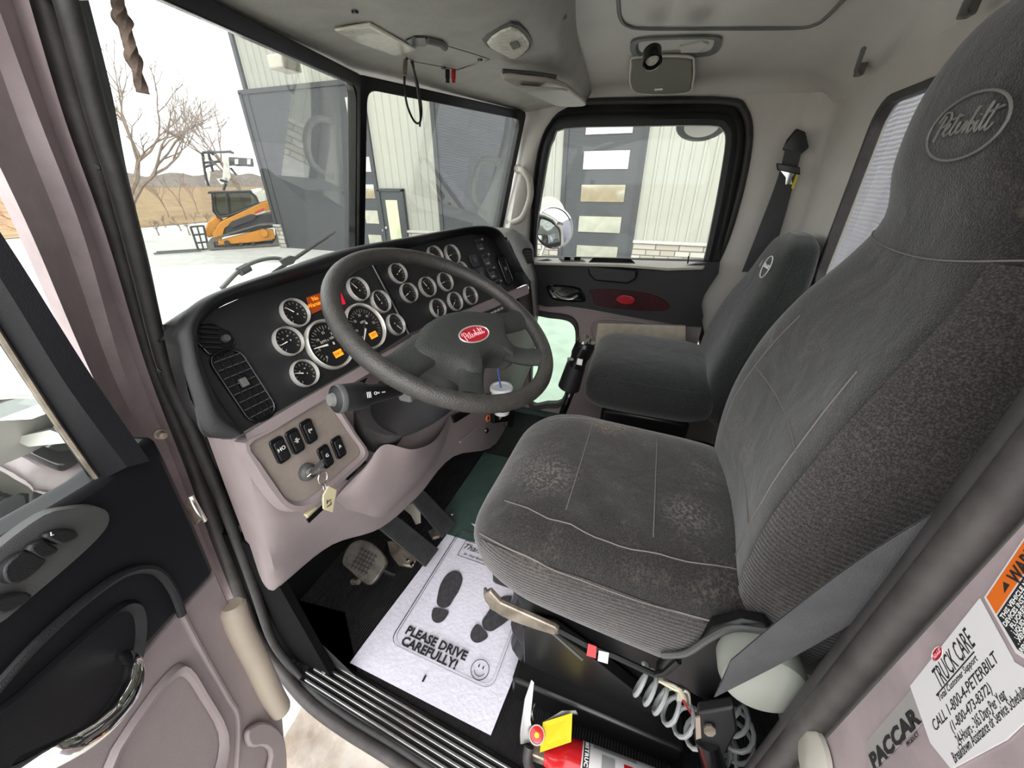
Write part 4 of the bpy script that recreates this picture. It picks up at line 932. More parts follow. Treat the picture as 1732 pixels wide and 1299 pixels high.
# ================================================================== SEATS
def se(v, p): return (abs(v)**(2/p))*(1 if v >= 0 else -1)
class Seat:
    pass
def backrest(cx, rings, n=56, p=3.4, m=seat_fab, root=None, bol=.035):
    def S(f, z):       # f in 0..1 around, z index float
        i = min(int(z), len(rings)-2); t = z-i
        a, b = rings[i], rings[i+1]
        g = [[rings[max(i-1, 0)][k], a[k], b[k], rings[min(i+2, len(rings)-1)][k]] for k in range(len(a))]
        v = [.5*((2*q[1])+(q[2]-q[0])*t+(2*q[0]-5*q[1]+4*q[2]-q[3])*t*t+(3*q[1]-q[0]-3*q[2]+q[3])*t**3) for q in g]
        zc, hw, yf, yb, bo = v
        A = 2*pi*f; ex = se(cos(A), p); ey = se(sin(A), p); mid = (yf+yb)/2; hd = (yf-yb)/2
        y = mid+hd*ey
        if ey > 0: y += bo*(abs(ex)**2.2)*(1-abs(ex)**9)-bo*.25*(1-ex*ex)
        return V((cx+hw*ex, y, zc))
    K = 5; Z_ = (len(rings)-1)*K
    return S, [[S(j/n, i/K) for j in range(n)] for i in range(Z_+1)]
def seam(name, pts, parent, r=.0013, m=None): return MB().tube(pts, r, 5).build(name, m or seam_m, parent)
def driver_seat():
    r = thing('driver_seat', (.72, -.05, 0), 'large dusty dark grey fabric driver seat with high integral headrest', 'seat')
    CX = .735
    rings = [(.50, .20, -.31, -.44, .0), (.55, .245, -.255, -.46, .02), (.68, .268, -.235, -.48, .045), (.84, .274, -.235, -.49, .05), (.98, .268, -.262, -.50, .05), (1.09, .245, -.298, -.51, .04), (1.18, .205, -.335, -.51, .02), (1.25, .176, -.345, -.515, .0), (1.33, .172, -.325, -.52, -.0), (1.42, .164, -.325, -.52, -.0), (1.49, .135, -.35, -.51, 0), (1.52, .07, -.40, -.47, 0)]
    S, R = backrest(CX, rings)
    b = MB().loft(R).build('backrest', seat_fab, r)
    # headrest seam, panel seams on the front face
    front = lambda ex, z: S((0.25-ex*.25), z)
    def fx(u, z):   # u in -1..1 across the front
        a = math.acos(max(-1, min(1, (abs(u)**(3.4/2))*(1 if u >= 0 else -1))))/(2*pi); return S(a, z)+V((0, .001, 0))
    seam('headrest_seam', [fx(u/12, 6.75-.35*(1-(u/12)**2)) for u in range(-12, 13)], b)
    for s in (-1, 1): seam('panel_seam', [fx(s*(.62-.05*abs(z-3)), z) for z in [1.2+.2*k for k in range(19)]], b)
    for z in (2.6, 3.7): seam('cross_seam', [fx(u/10*.6, z) for u in range(-10, 11)], b)
    # embroidered script in an oval on the headrest
    ce = fx(-.28, 8.32); no = (fx(-.18, 8.3)-fx(-.38, 8.3)).cross(fx(-.28, 8.7)-fx(-.28, 8.0)).normalized(); no = -no if no.y < 0 else no
    Mh = frame(ce+no*.001, no, (-1, 0, 0)) 
    MB(Mh).tube([(x, y, 0) for x, y in ell(.066, .034, 40)], .0016, 6, True).build('embossed_oval', silver_thread, b)
    script_mb(Mh, .021, .0013).build('embossed_script', silver_thread, b)
    # cushion
    def C(f, v):       # f around the section (x,z); v 0 front .. 1 back
        y = .285-.60*v
        e = max(0, 1-abs(2*v-1)**5)**(.5 if v < .5 else .35)
        A = 2*pi*f; ex = se(cos(A), 3.2); ez = se(sin(A), 3.2)
        fr = 1-(1-v)**3*.06
        hw = .272*(.80+.20*e)*(1 if v > .3 else 1-.10*(1-v/.3)**2)
        top = .715-.035*(1-min(v/.28, 1))**2*1.6-.02*v; bot = .475-.12*v*(1-.3*v)
        zc = (top+bot)/2; hz = (top-bot)/2*(.35+.65*e)
        z = zc+hz*ez
        if ez > 0: z += ez*(.022*abs(ex)**2.4*(1-abs(ex)**10)-.012*(1-ex*ex)*sin(pi*min(1, v*1.1)))
        mk = math.exp(-((ex+.62)/.30)**2-((v-.42)/.26)**2)*(1 if ez > 0 else 0); z += .0065*mk*sin(v*26+ex*11)+.004*mk*sin(v*41-ex*17)
        yy = y-.0
        return V((CX+.0+hw*ex, yy+.012*ez*(1 if v < .2 else 0), z))
    n = 56; NV = 40
    vs = [(.5-.5*cos(pi*k/NV)) for k in range(NV+1)]
    c = MB().loft([[C(j/n, v) for j in range(n)] for v in vs]).build('seat_cushion', seat_fab, r)
    def cx_(u, v):
        a = math.acos(max(-1, min(1, (abs(u)**1.6)*(1 if u >= 0 else -1))))/(2*pi); return C(a, v)+V((0, 0, .001))
    for s in (-1, 1): seam('bolster_seam', [cx_(s*(.66+.10*sin(pi*k/20)), .12+.8*k/20) for k in range(21)], c)
    for v in (.33, .62): seam('cross_seam', [cx_(u/10*.62, v) for u in range(-10, 11)], c)
    seam('side_piping', [C(.435+.02*sin(pi*k/24), .05+.88*k/24)+V((-.001, 0, .001)) for k in range(25)], c, .002)
    seam('side_piping', [C(.065-.02*sin(pi*k/24), .05+.88*k/24)+V((.001, 0, .001)) for k in range(25)], c, .002)
    # knit side covers, lower half of the near side
    sp = MB().loft([[C(.445+.115*j/8, .06+.86*k/24)+V((-.0035, 0, -.0015)) for j in range(9)] for k in range(25)], closed=False).build('side_cover', seat_side, r)
    sp = MB().loft([[S(.365+.135*j/10, .8+5.8*k/20)+V((-.003, .003, 0)) for j in range(11)] for k in range(21)], closed=False).build('back_side_cover', seat_side, r)
    # base: pan, tray handle, suspension
    MB().box((.735, -.02, .475), (.44, .52, .05)).build('seat_pan', steel_blk, r, bevel=.01)
    R_ = []
    for k in range(9):
        z = .46-.045*k; o = .0 if k % 2 else -.02
        R_.append([V((x, y, z)) for x, y in rr(.44+o, .46+o, .05, 4, .745, -.02)])
    MB().loft(R_).build('suspension_bellows', steel_blk, r)
    p = MB().box((.74, -.04, .05), (.50, .44, .10)).build('base_plate', steel_blk, r, bevel=.01)
    rail = [Z(886, 1122, .05), Z(905, 1122, .05), Z(912, 1136, .045), Z(1040, 1190, .04), Z(1058, 1200, .04), Z(1066, 1192, .045), Z(1120, 1222, .04)]
    MB().tube(cat(rail, 3), .006, 8).build('base_rail', gloss_black, p)
    MB().lathe([(0, 0), (.012, 0), (.010, .008), (0, .008)], 6, frame(X(893, 1083, .50), (-1, 0, 0))).build('bolt', chrome, p)
    MB().slab([X(884, 1060, .49), X(935, 1068, .49), X(1010, 1120, .49), X(1130, 1215, .5), X(1060, 1198, .5), X(912, 1134, .5), X(886, 1120, .5)], (.03, 0, 0)).build('side_plate', steel_blk, r, bevel=.003)
    MB().tube([X(932, 1068, .478), X(985, 1115, .478)], .004, 6).build('link_rod', dark_grey, r)
    MB().slab([X(820, 997, .452), X(832, 992, .452), X(850, 1012, .452), X(940, 1052, .452), X(948, 1058, .452), X(940, 1066, .452), X(868, 1042, .452), X(832, 1022, .452)], (-.012, 0, 0)).build('adjuster_handle', alu_plain, r, bevel=.003)
    MB().tube(cat([X(821, 996, .445), X(824, 1015, .445), X(845, 1036, .445), X(880, 1052, .445), X(930, 1068, .445), X(945, 1068, .445)], 4), .004, 8).build('handle_edge', dark_grey, r)
    MB().tube([X(945, 1066, .45), X(990, 1090, .45), X(1040, 1110, .45), X(1105, 1140, .45), X(1125, 1138, .45), X(1148, 1118, .45)], .006, 8).build('pan_rail', steel_blk, r)
    MB().slab([X(1108, 1140, .452), X(1130, 1112, .452), X(1175, 1100, .452), X(1205, 1065, .452), X(1255, 1052, .452), X(1300, 1060, .452), X(1330, 1100, .452), X(1300, 1160, .452), X(1250, 1200, .452), X(1180, 1180, .452)], (.025, 0, 0)).build('recliner_bracket', steel_blk, r, bevel=.006, ang=30)
    MB().tube(cat([X(1120, 1108, .45), X(1160, 1105, .45), X(1200, 1080, .45), X(1240, 1062, .45), X(1300, 1068, .45)], 4), .006, 8).build('bracket_flange', dark_grey, r)
    MB().lathe([(0, 0), (.008, 0), (.006, .004), (0, .005)], 12, frame(X(1190, 1115, .447), (-1, 0, 0))).build('bolt', dark_grey, r)
    c_ = X(1288, 1152, .41)
    k = MB(frame(c_+V((.045, 0, 0)), (-1, 0, .12), (0, 1, 0))).lathe([(0, 0), (.054, 0), (.060, .012), (.061, .04), (.057, .055), (.045, .062), (0, .064)], 40).build('recliner_knob', recliner_m, r)
    MB().slab([X(995, 1088, .44), X(1009, 1093, .44), X(1008, 1113, .44), X(992, 1108, .44)], (-.001, 0, 0)).build('red_tag', red_paint, r)
    MB().slab([X(1013, 1100, .44), X(1030, 1104, .44), X(1028, 1122, .44), X(1011, 1117, .44)], (-.001, 0, 0)).build('white_tag', label_white, r)
silver_thread = mat('embossing_thread', (112, 110, 105), .7)
driver_seat()
def passenger_seat():
    CX = 1.615
    r = thing('passenger_seat', (CX, -.05, 0), 'smaller clean dark grey passenger seat with round embroidered logo on its backrest', 'seat')
    rings = [(.44, .18, -.33, -.42, 0), (.50, .23, -.28, -.45, .01), (.64, .255, -.26, -.47, .02), (.78, .255, -.285, -.48, .02), (.90, .225, -.32, -.49, .015), (.99, .185, -.355, -.50, .005), (1.06, .155, -.375, -.505, 0), (1.12, .125, -.40, -.50, 0), (1.15, .06, -.43, -.48, 0)]
    S, R = backrest(CX, rings)
    b = MB().loft(R).build('backrest', seat_clean, r)
    def fx(u, z):
        a = math.acos(max(-1, min(1, (abs(u)**(3.4/2))*(1 if u >= 0 else -1))))/(2*pi); return S(a, z)+V((0, .001, 0))
    p = Y(1298, 452, -.368); no = V((-.1, 1, .2)).normalized(); M = frame(p+no*.004, no, (-1, 0, 0))
    MB(M).tube([(x, y, 0) for x, y in ell(.030, .036, 30)], .0016, 6, True).build('round_logo', white_ink, b)
    script_mb(M, .010, .0012).build('logo_script', white_ink, b)
    MB(M).tube([(-.052, -.012, 0), (-.058, .012, 0), (-.064, -.010, 0)], .0012, 5).build('logo_mark', silver_ink, b)
    seam('edge_piping', [S(.47, .6+.3*k)+V((-.001, .001, 0)) for k in range(20)], b, .0012, dark_seam)
    def C(f, v):
        y = .185-.49*v; e = max(0, 1-abs(2*v-1)**5)**.45
        A = 2*pi*f; ex = se(cos(A), 3.4); ez = se(sin(A), 3.0)
        hw = .262*(.82+.18*e); top = .665; bot = .435
        z = (top+bot)/2+(top-bot)/2*(.45+.55*e)*ez
        if ez > 0: z += .014*ez*(1-ex*ex)
        return V((CX+hw*ex, y, z))
    n = 48; vs = [(.5-.5*cos(pi*k/28)) for k in range(29)]
    c = MB().loft([[C(j/n, v) for j in range(n)] for v in vs]).build('seat_cushion', seat_clean, r)
    seam('side_piping', [C(.43, .05+.9*k/20)+V((-.001, 0, .001)) for k in range(21)], c, .0016, dark_seam)
    MB().box((CX+.02, -.07, .22), (.40, .36, .44)).build('seat_base', steel_blk, r, bevel=.02)
    MB().lathe([(0, 0), (.02, 0), (.016, .02), (0, .02)], 16, frame((CX-.27, -.24, .6), (-1, 0, 0))).build('recliner_knob', recliner_m, r)
passenger_seat()

def belts():
    # driver belt: webbing from the buckle end beside the seat up behind the door post
    up = [X(1236, 1118, .378), X(1330, 1040, .378), X(1450, 950, .378), X(1580, 868, .38), X(1700, 800, .382), X(1800, 700, .38)]
    lo = [X(1208, 1180, .378), X(1330, 1118, .378), X(1450, 1050, .378), X(1565, 985, .38), X(1665, 905, .382), X(1790, 800, .38)]
    U_, L_ = cat(up, 5), cat(lo, 5)
    o = MB().loft([U_, [a.lerp(b, .5)+V((-.002, 0, 0)) for a, b in zip(U_, L_)], L_, [p+V((.002, 0, 0)) for p in L_], [p+V((.002, 0, 0)) for p in U_]], closed=False).build('seat_belt', belt_m)
    tag(o, 'wide dark driver seat belt stretched diagonally across the side of the big seat', 'seat belt')
    r = thing('belt_anchor', tuple(X(1205, 1240, .43)), 'black belt end fitting wrapped in plastic among the coiled hose', 'belt anchor')
    MB().slab([X(1180, 1185, .43), X(1238, 1175, .43), X(1245, 1215, .43), X(1225, 1255, .43), X(1185, 1250, .43), X(1176, 1215, .43)], (-.02, 0, 0)).build('anchor_bracket', black_plastic, r, bevel=.004)
    MB().slab([X(1176, 1212, .41), X(1184, 1210, .41), X(1186, 1245, .41), X(1177, 1248, .41)], (-.003, 0, 0)).build('label', mat('faded_label', (150, 134, 124), .5), r)
    MB().tube([X(1195, 1245, .42), X(1210, 1300, .42)], .024, 10).build('anchor_boot', gloss_black, r)
    MB(frame(X(1200, 1233, .405), (-1, 0, .2))).prism(ell(.014, .010, 8), 0, .004).build('bolt_head', alu_plain, r)
    # passenger belt on the far wall
    p = thing('passenger_seat_belt', tuple(X(1340, 240, 1.98)), 'black seat belt with silver tongue hanging on the far rear wall', 'seat belt')
    MB().slab([X(1345, 218, 1.97), X(1360, 224, 1.97), X(1366, 250, 1.97), X(1352, 262, 1.97), X(1322, 254, 1.97), X(1330, 236, 1.97)], (-.02, 0, 0)).build('guide_loop', gloss_black, p, bevel=.004)
    MB().lathe([(0, 0), (.014, 0), (.011, .008), (0, .008)], 14, frame(X(1348, 231, 1.95), (-1, 0, 0))).build('bolt_cap', dark_grey, p)
    a = [X(1328, 252, 1.94), X(1316, 300, 1.93), X(1290, 370, 1.93), X(1255, 460, 1.93)]; b = [X(1356, 256, 1.945), X(1345, 300, 1.94), X(1325, 375, 1.94), X(1300, 460, 1.94)]
    MB().slab(cat(a, 3)+cat(b, 3)[::-1], (.003, 0, 0)).build('webbing', belt_m, p)
    MB().slab([X(1312, 276, 1.925), X(1352, 283, 1.925), X(1352, 296, 1.925), X(1314, 288, 1.925)], (-.014, 0, 0)).build('tongue_cover', gloss_black, p, bevel=.003)
    MB().slab([X(1320, 289, 1.92), X(1344, 293, 1.92), X(1338, 302, 1.92), X(1340, 312, 1.92), X(1328, 312, 1.92), X(1329, 300, 1.92)], (-.004, 0, 0)).build('tongue', chrome, p)
    MB().slab([X(1350, 286, 1.92), X(1353, 288, 1.92), X(1342, 320, 1.92), X(1338, 318, 1.92)], (-.002, 0, 0)).build('yellow_tab', yellow_tag, p)
belts()
def coil():
    def helix(P, R, turns, rad):
        P = cat(P, 12); N = turns*14; out = []
        for i in range(N):
            f = i/(N-1)*(len(P)-1); k = min(int(f), len(P)-2); p = P[k].lerp(P[k+1], f-k); t = (P[k+1]-P[k]).normalized()
            a = V((1, .2, .1)); a = (a-t*a.dot(t)).normalized(); b = t.cross(a); an = 2*pi*i/14
            out.append(p+a*R*cos(an)+b*R*sin(an))
        return out
    P = [X(1080, 1145, .47), X(1108, 1170, .46), X(1140, 1200, .45), X(1178, 1235, .45), X(1215, 1262, .46), X(1242, 1262, .47), X(1243, 1225, .47), X(1222, 1185, .48)]
    o = MB().tube(helix(P, .031, 13, .0046), .0046, 8).build('coiled_air_hose', coil_m); tag(o, 'grey coiled air hose on the floor beside the seat base', 'hose')
    r = thing('wire_harness', tuple(X(1150, 1165, .47)), 'small bundle of loose wires with connector above the coiled hose', 'wires')
    for k, (m, dx) in enumerate(((light_grey, 0), (alu_plain, 5), (tag_yellow, -3), (light_grey, 9))):
        MB().tube(cat([X(1118+dx, 1152, .46), X(1140+dx, 1160+k*2, .45), X(1155+dx, 1172, .45), X(1162+dx*.5, 1192, .46)], 5), .0028, 6).build('wire', m, r)
    MB().slab([X(1146, 1172, .45), X(1156, 1176, .45), X(1152, 1190, .45), X(1144, 1186, .45)], (.01, 0, 0)).build('connector', light_grey, r)
    MB().tube([X(1155, 1185, .45), X(1172, 1212, .45)], .002, 5).build('wire_end', red_paint, r)
coil()

# ================================================================== FLOOR THINGS
def paper_mat():
    o = Z(592, 1122, .006); br = Z(830, 1245, .006); u = (br-o).normalized(); n = V((0, 0, 1)); M = frame(o, n, u)
    W = (br-o).length; Mi = M.inverted()
    def L(px, py): p = Mi @ Z(px, py, .006); return (p.x, p.y)
    tl = L(775, 878)
    def h(x, y): return .003*sin(x*14+1)*sin(y*9)+.003*(1+sin(y*20+x*5))*.3+.002
    nx, ny = 16, 20
    P = [[V((tl[0]*j/ny*1.0+ (W)*i/nx, tl[1]*j/ny, h(W*i/nx, tl[1]*j/ny))) for i in range(nx+1)] for j in range(ny+1)]
    b = MB(M).loft(P, closed=False).build('paper_floor_mat', paper); tag(b, 'white printed paper floor mat with shoe prints on the black floor', 'floor mat')
    z0 = .0085
    def line(pts, w_): 
        b_ = MB(M); b_.tube([(x, y, z0) for x, y in pts], w_, 4, True, flat=.3); return b_
    c = [L(640, 1092), L(822, 1185), L(890, 1020), L(775, 898)]
    def rq(m):
        xs = .085*W/.47; return rr(W-.115+m, tl[1]-.145+m, .03, 5, W/2+tl[0]*.5, tl[1]/2+.018)
    line(rq(0), .0016).build('printed_border', black_ink, b); line(rq(-.016), .0009).build('printed_border', black_ink, b)
    p = L(738, 1090); q = L(727, 1108)
    a0, a1 = L(682, 1068), L(796, 1113)
    text('printed_words', 'PLEASE DRIVE', .036, M @ Matrix.Translation(((a0[0]+a1[0])/2, (a0[1]+a1[1])/2, z0)), black_ink, b, bold=.0012)
    a0, a1 = L(678, 1086), L(776, 1128)
    text('printed_words', 'CAREFULLY!', .036, M @ Matrix.Translation(((a0[0]+a1[0])/2, (a0[1]+a1[1])/2, z0)), black_ink, b, bold=.0012)
    s = L(812, 1135)
    f = MB(M).tube([(s[0]+.027*cos(t*.2), s[1]+.027*sin(t*.2), z0) for t in range(31)], .0011, 4, True).build('printed_smiley', black_ink, b)
    e = MB(M).tube([(s[0]+.017*cos(radians(a)), s[1]+.017*sin(radians(a)), z0) for a in range(200, 345, 12)], .001, 4).build('smile', black_ink, f)
    for k in (-1, 1): MB(M).prism(ell(.002, .005, 12, s[0]+k*.007, s[1]+.008), z0, z0+.0005).build('eye', black_ink, f)
    def foot(cx, cy, sgn, rot):
        T = M @ Matrix.Translation((cx, cy, z0-.001)) @ Matrix.Rotation(radians(rot), 4, 'Z')
        sole = [(0, .045), (.022, .055), (.030, .085), (.038, .12), (.036, .16), (.016, .185), (-.010, .185), (-.030, .16), (-.036, .12), (-.030, .08), (-.022, .055)]
        sole = [(x*sgn, y) for x, y in sole]; heel = [(.024, .040), (.026, .018), (.016, .0), (0, -.006), (-.016, .0), (-.026, .018), (-.024, .040)]
        q_ = MB(T).prism([(p.x, p.y) for p in cat([(x, y, 0) for x, y in sole], 4, True)], 0, .0008).build('printed_sole', sole_ink, b)
        MB(T).prism([(p.x, p.y) for p in cat([(x, y, 0) for x, y in heel], 4, True)], 0, .0008).build('printed_heel', sole_ink, q_)
    h1 = L(738, 1052); t1 = L(768, 968); foot(h1[0]+.003, h1[1], 1, math.degrees(atan2(-(t1[0]-h1[0]), t1[1]-h1[1]))*.9)
    h2 = L(801, 1083); foot(h2[0], h2[1], -1, -24)
    k = L(718, 1150); MB(M).box((k[0], k[1], z0), (.006, .018, .0006)).build('printed_mark', black_ink, b)
    k = L(800, 935); text('printed_thanks', 'Thank You', .036, M @ Matrix.Translation((k[0]+.03, k[1]+.01, z0)), black_ink, b, shear=.4)
    text('printed_thanks', 'for Your Business', .014, M @ Matrix.Translation((k[0]+.02, k[1]-.022, z0)), black_ink, b, shear=.4)
    MB(M).ring([(x, y, z0) for x, y in rr(.19, .075, .002, 2, k[0]+.045, k[1]+.0)], [(x, y, z0) for x, y in rr(.186, .071, .002, 2, k[0]+.045, k[1]+.0)], (0, 0, .0004)).build('printed_box', black_ink, b)
paper_mat()

def pedals():
    def plate(name, c, zs, label, th=.018, m=pedal_rubber):
        P = [Z(px, py, z) for (px, py), z in zip(c, zs)]; n = (P[1]-P[0]).cross(P[3]-P[0]).normalized(); n = n if n.z > 0 else -n
        r = thing(name, tuple(sum(P, V())/4), label, 'pedal')
        MB().slab(P, -n*th).build('pedal_plate', m, r, bevel=.004)
        b = MB(); N = 12; 
        for k in range(N):
            f = (k+.6)/N; a, d = P[0].lerp(P[1], f*.94+.03), P[3].lerp(P[2], f*.94+.03)
            b.slab([a.lerp(d, .04)+n*.0005, a.lerp(d, .96)+n*.0005, a.lerp(d, .96)+n*.003, a.lerp(d, .04)+n*.003], (P[1]-P[0]).normalized()*.0025)
        b.build('tread_ridges', pedal_rubber, r); return r, P, n
    r, P, n = plate('brake_treadle', [(660, 862), (624, 881), (720, 960), (743, 929)], (.24, .24, .07, .07), 'left of the two long ribbed black floor pedals')
    MB().slab([Z(655, 918, .02), Z(672, 918, .06), Z(705, 950, .03), Z(697, 962, .02), Z(675, 958, .02), Z(660, 940, .02)], (0, 0, .012)).build('mounting_bracket', alu_plain, r, bevel=.003)
    for q in ((680, 938), (690, 948), (697, 955)): MB().lathe([(0, 0), (.008, 0), (.007, .008), (0, .009)], 8, Matrix.Translation(Z(*q, .035))).build('bolt', chrome, r)
    r, P, n = plate('accelerator_pedal', [(710, 821), (686, 834), (748, 911), (772, 885)], (.28, .28, .07, .07), 'right and narrower of the two long ribbed black floor pedals')
    MB().slab([Z(683, 862, .10), Z(700, 852, .12), Z(712, 870, .12), Z(712, 885, .12), Z(703, 888, .1), Z(695, 872, .1)], (0, 0, .01)).build('sensor_bracket', light_grey, r, bevel=.002)
    MB().slab([Z(724, 902, .05), Z(735, 897, .05), Z(744, 910, .05), Z(732, 914, .05)], (0, 0, .014)).build('hinge_block', alu_plain, r, bevel=.002)
    MB().lathe([(0, 0), (.012, 0), (.010, .006), (0, .007)], 14, Matrix.Translation(Z(765, 868, .02))).build('floor_bolt', chrome, r)
    # clutch pedal pad
    zc = .13
    P = cat([Z(*p, z) for p, z in (((578, 950), .125), ((590, 922), .15), ((610, 912), .165), ((632, 920), .16), ((652, 944), .135), ((648, 962), .12), ((628, 988), .095), ((612, 984), .10), ((592, 966), .115))], 4, True)
    n = (P[12]-P[0]).cross(P[24]-P[0]).normalized(); n = n if n.z > 0 else -n
    r = thing('clutch_pedal', tuple(P[0]), 'worn grey square clutch pedal pad with waffle tread on the left', 'pedal')
    worn = mat('worn_pedal_metal', (92, 88, 82), .45, .5, var=.35, vscale=30)
    MB().slab(P, -n*.022).build('pad', worn, r, bevel=.004)
    b = MB(); c = sum(P, V())/len(P); ax = (Z(652, 944, .135)-Z(628, 988, .095)).normalized(); ay = n.cross(ax).normalized()
    for k in range(-2, 3):
        b.slab([c+ax*(-.036)+ay*(k*.014-.001)+n*.002, c+ax*.036+ay*(k*.014-.001)+n*.002, c+ax*.036+ay*(k*.014+.001)+n*.002, c-ax*.036+ay*(k*.014+.001)+n*.002], n*.003)
        b.slab([c+ay*(-.036)+ax*(k*.014-.001)+n*.002, c+ay*.036+ax*(k*.014-.001)+n*.002, c+ay*.036+ax*(k*.014+.001)+n*.002, c-ay*.036+ax*(k*.014+.001)+n*.002], n*.003)
    b.build('waffle_tread', rubber, r)
    MB().tube([c-n*.015, Z(660, 970, .06), Z(668, 972, .05)], .010, 8).build('pedal_arm', steel_blk, r)
    MB().lathe([(0, 0), (.012, 0), (.01, .03), (0, .03)], 12, frame(Z(597, 983, .05), (0, -1, .4))).build('pivot', alu_plain, r)
pedals()

def extinguisher():
    a = V((.400, .055, .075)); b = V((.475, -.40, .075)); a = Z(928, 1280, .07); b = Z(1090, 1345, .07)
    d = (b-a).normalized(); b = a+d*.34
    r = thing('fire_extinguisher', tuple((a+b)/2-V((0, 0, .07))), 'red fire extinguisher lying on the floor with yellow tag and instruction label', 'fire extinguisher')
    M = frame(a, d, (0, 0, 1)); R = .052
    t = MB(M).lathe([(0, -.01), (.018, -.01), (.022, .0), (.040, .016), (R, .045), (R, .31), (.045, .335), (0, .34)], 36).build('tank', red_paint, r)
    # wrap-around instruction label facing up and toward the door
    def W(a0, a1, z0, z1, m, rad, name, par):
        rows = [[V((rad*cos(radians(a0+(a1-a0)*k/12)), rad*sin(radians(a0+(a1-a0)*k/12)), z)) for k in range(13)] for z in (z0, z1)]
        return MB(M).loft(rows, closed=False).build(name, m, par)
    l = W(-62, 62, .075, .25, label_white, R+.0008, 'instruction_label', t)
    W(-62, 62, .078, .092, black_ink, R+.0013, 'title_band', l)
    def wt(body, ang, z, size, m, rad=R+.0016, sx=1):
        o = M @ V((rad*cos(radians(ang)), rad*sin(radians(ang)), z)); nn = (M.to_3x3() @ V((cos(radians(ang)), sin(radians(ang)), 0))); return text('label_words', body, size, frame(o, nn, M.to_3x3() @ V((-sin(radians(ang)), cos(radians(ang)), 0))), m, l, bold=.0004)
    cs = 'INSTRUCTIONS'
    for i, ch in enumerate(cs): wt(ch, -52+104*i/11, .085, .012, white_ink)
    W(-60, -40, .10, .20, mat('label_grey_photo', (140, 140, 140), .5), R+.0013, 'pictogram', l); W(-30, 30, .12, .15, MATS['label_grey_photo'], R+.0013, 'pictogram', l)
    for a_ in (-20, 20): W(a_-6, a_+6, .17, .19, red_paint, R+.0014, 'pictogram', l)
    for k in range(5): W(-30, 25, .205+.008*k, .2065+.008*k, black_ink, R+.0014, 'fine_print', l)
    v = MB(M).box((0, 0, -.03), (.034, .030, .045)).build('valve_head', alu_plain, r, bevel=.004)
    g = frame(Z(908, 1243, .135), (CAM-Z(908, 1243, .135)), (1, 0, 0))
    q = MB(g).lathe([(0, -.012), (.019, -.012), (.019, .0), (.016, .001), (0, .001)], 24).build('pressure_gauge', red_paint, v)
    MB(g).lathe([(.0165, .001), (.0195, .001), (.0185, .004), (.0165, .004), (.0165, .001)], 24).build('gauge_rim', light_grey, q)
    MB(g).lathe([(0, .0012), (.006, .0012), (.004, .003), (0, .003)], 14).build('gauge_centre', yellow_tag, q)
    MB().slab([Z(897, 1156, .17), Z(903, 1162, .17), Z(896, 1225, .14), Z(902, 1255, .10), Z(880, 1260, .10), Z(879, 1240, .13), Z(886, 1190, .16)], (.006, 0, .012)).build('carry_handle', dull_alu, r, bevel=.002)
    MB().tube(cat([Z(905, 1190, .16), Z(900, 1210, .15), Z(905, 1228, .13), Z(915, 1238, .12)], 5), .0022, 6).build('pin_wire', chrome, r)
    MB().slab([Z(918, 1222, .12), Z(950, 1203, .13), Z(974, 1202, .12), Z(978, 1210, .11), Z(962, 1208, .12), Z(925, 1230, .12)], (0, 0, .005)).build('squeeze_lever', dull_alu, r, bevel=.002)
    MB().slab([Z(918, 1222, .135), Z(968, 1206, .14), Z(966, 1255, .13), Z(913, 1273, .13)], (0, 0, .001)).build('yellow_tag', yellow_tag, r)
    MB().tube(cat([Z(895, 1262, .10), Z(892, 1285, .08), Z(900, 1310, .05)], 4), .012, 10).build('discharge_hose', rubber, r)
extinguisher()

def shifter():
    r = thing('gear_shifter', tuple(X(940, 720, 1.25)), 'black gear lever with chrome topped knob beside the passenger seat', 'gear lever')
    MB().tube(cat([Z(938, 735, .05), X(955, 690, 1.22), X(970, 650, 1.22)], 5), .014, 12).build('lever', gloss_black, r)
    MB().tube([X(962, 655, 1.21), X(975, 615, 1.21)], [.040, .034], 16).build('lever_boot', black_plastic, r)
    k = MB().tube(cat([X(975, 618, 1.2), X(982, 600, 1.2), X(990, 583, 1.2), X(993, 575, 1.2)], 4), [.030]*4+[.034]*5+[.030]*3+[.018], 16).build('knob', gloss_black, r)
    MB().lathe([(0, 0), (.022, 0), (.018, .008), (0, .010)], 18, frame(X(989, 575, 1.19), (-.4, -.1, .9))).build('knob_cap', chrome, k)
    MB().tube([X(973, 608, 1.18), X(960, 607, 1.18)], .006, 8).build('range_lever', mid_grey, k)
    MB().slab([X(977, 606, 1.165), X(986, 608, 1.165), X(984, 618, 1.165), X(975, 616, 1.165)], (-.001, 0, 0)).build('knob_label', label_white, k)
shifter()
o = MB().slab([X(1011, 547, 1.9), X(1160, 552, 1.9), X(1160, 640, 1.9), X(1000, 634, 1.9)], (.02, 0, 0)).build('document_folder', card, bevel=.002); tag(o, 'worn tan document folder standing between passenger seat and far door', 'folder')
o = MB().box((1.2, .55, .004), (.55, .30, .006)).build('green_lit_patch', teal_floor, bevel=.002); tag(o, 'dark floor piece ahead of the passenger seat, coloured for green light', 'floor mat')  # thin added sheet, its green stands for green light on the floor

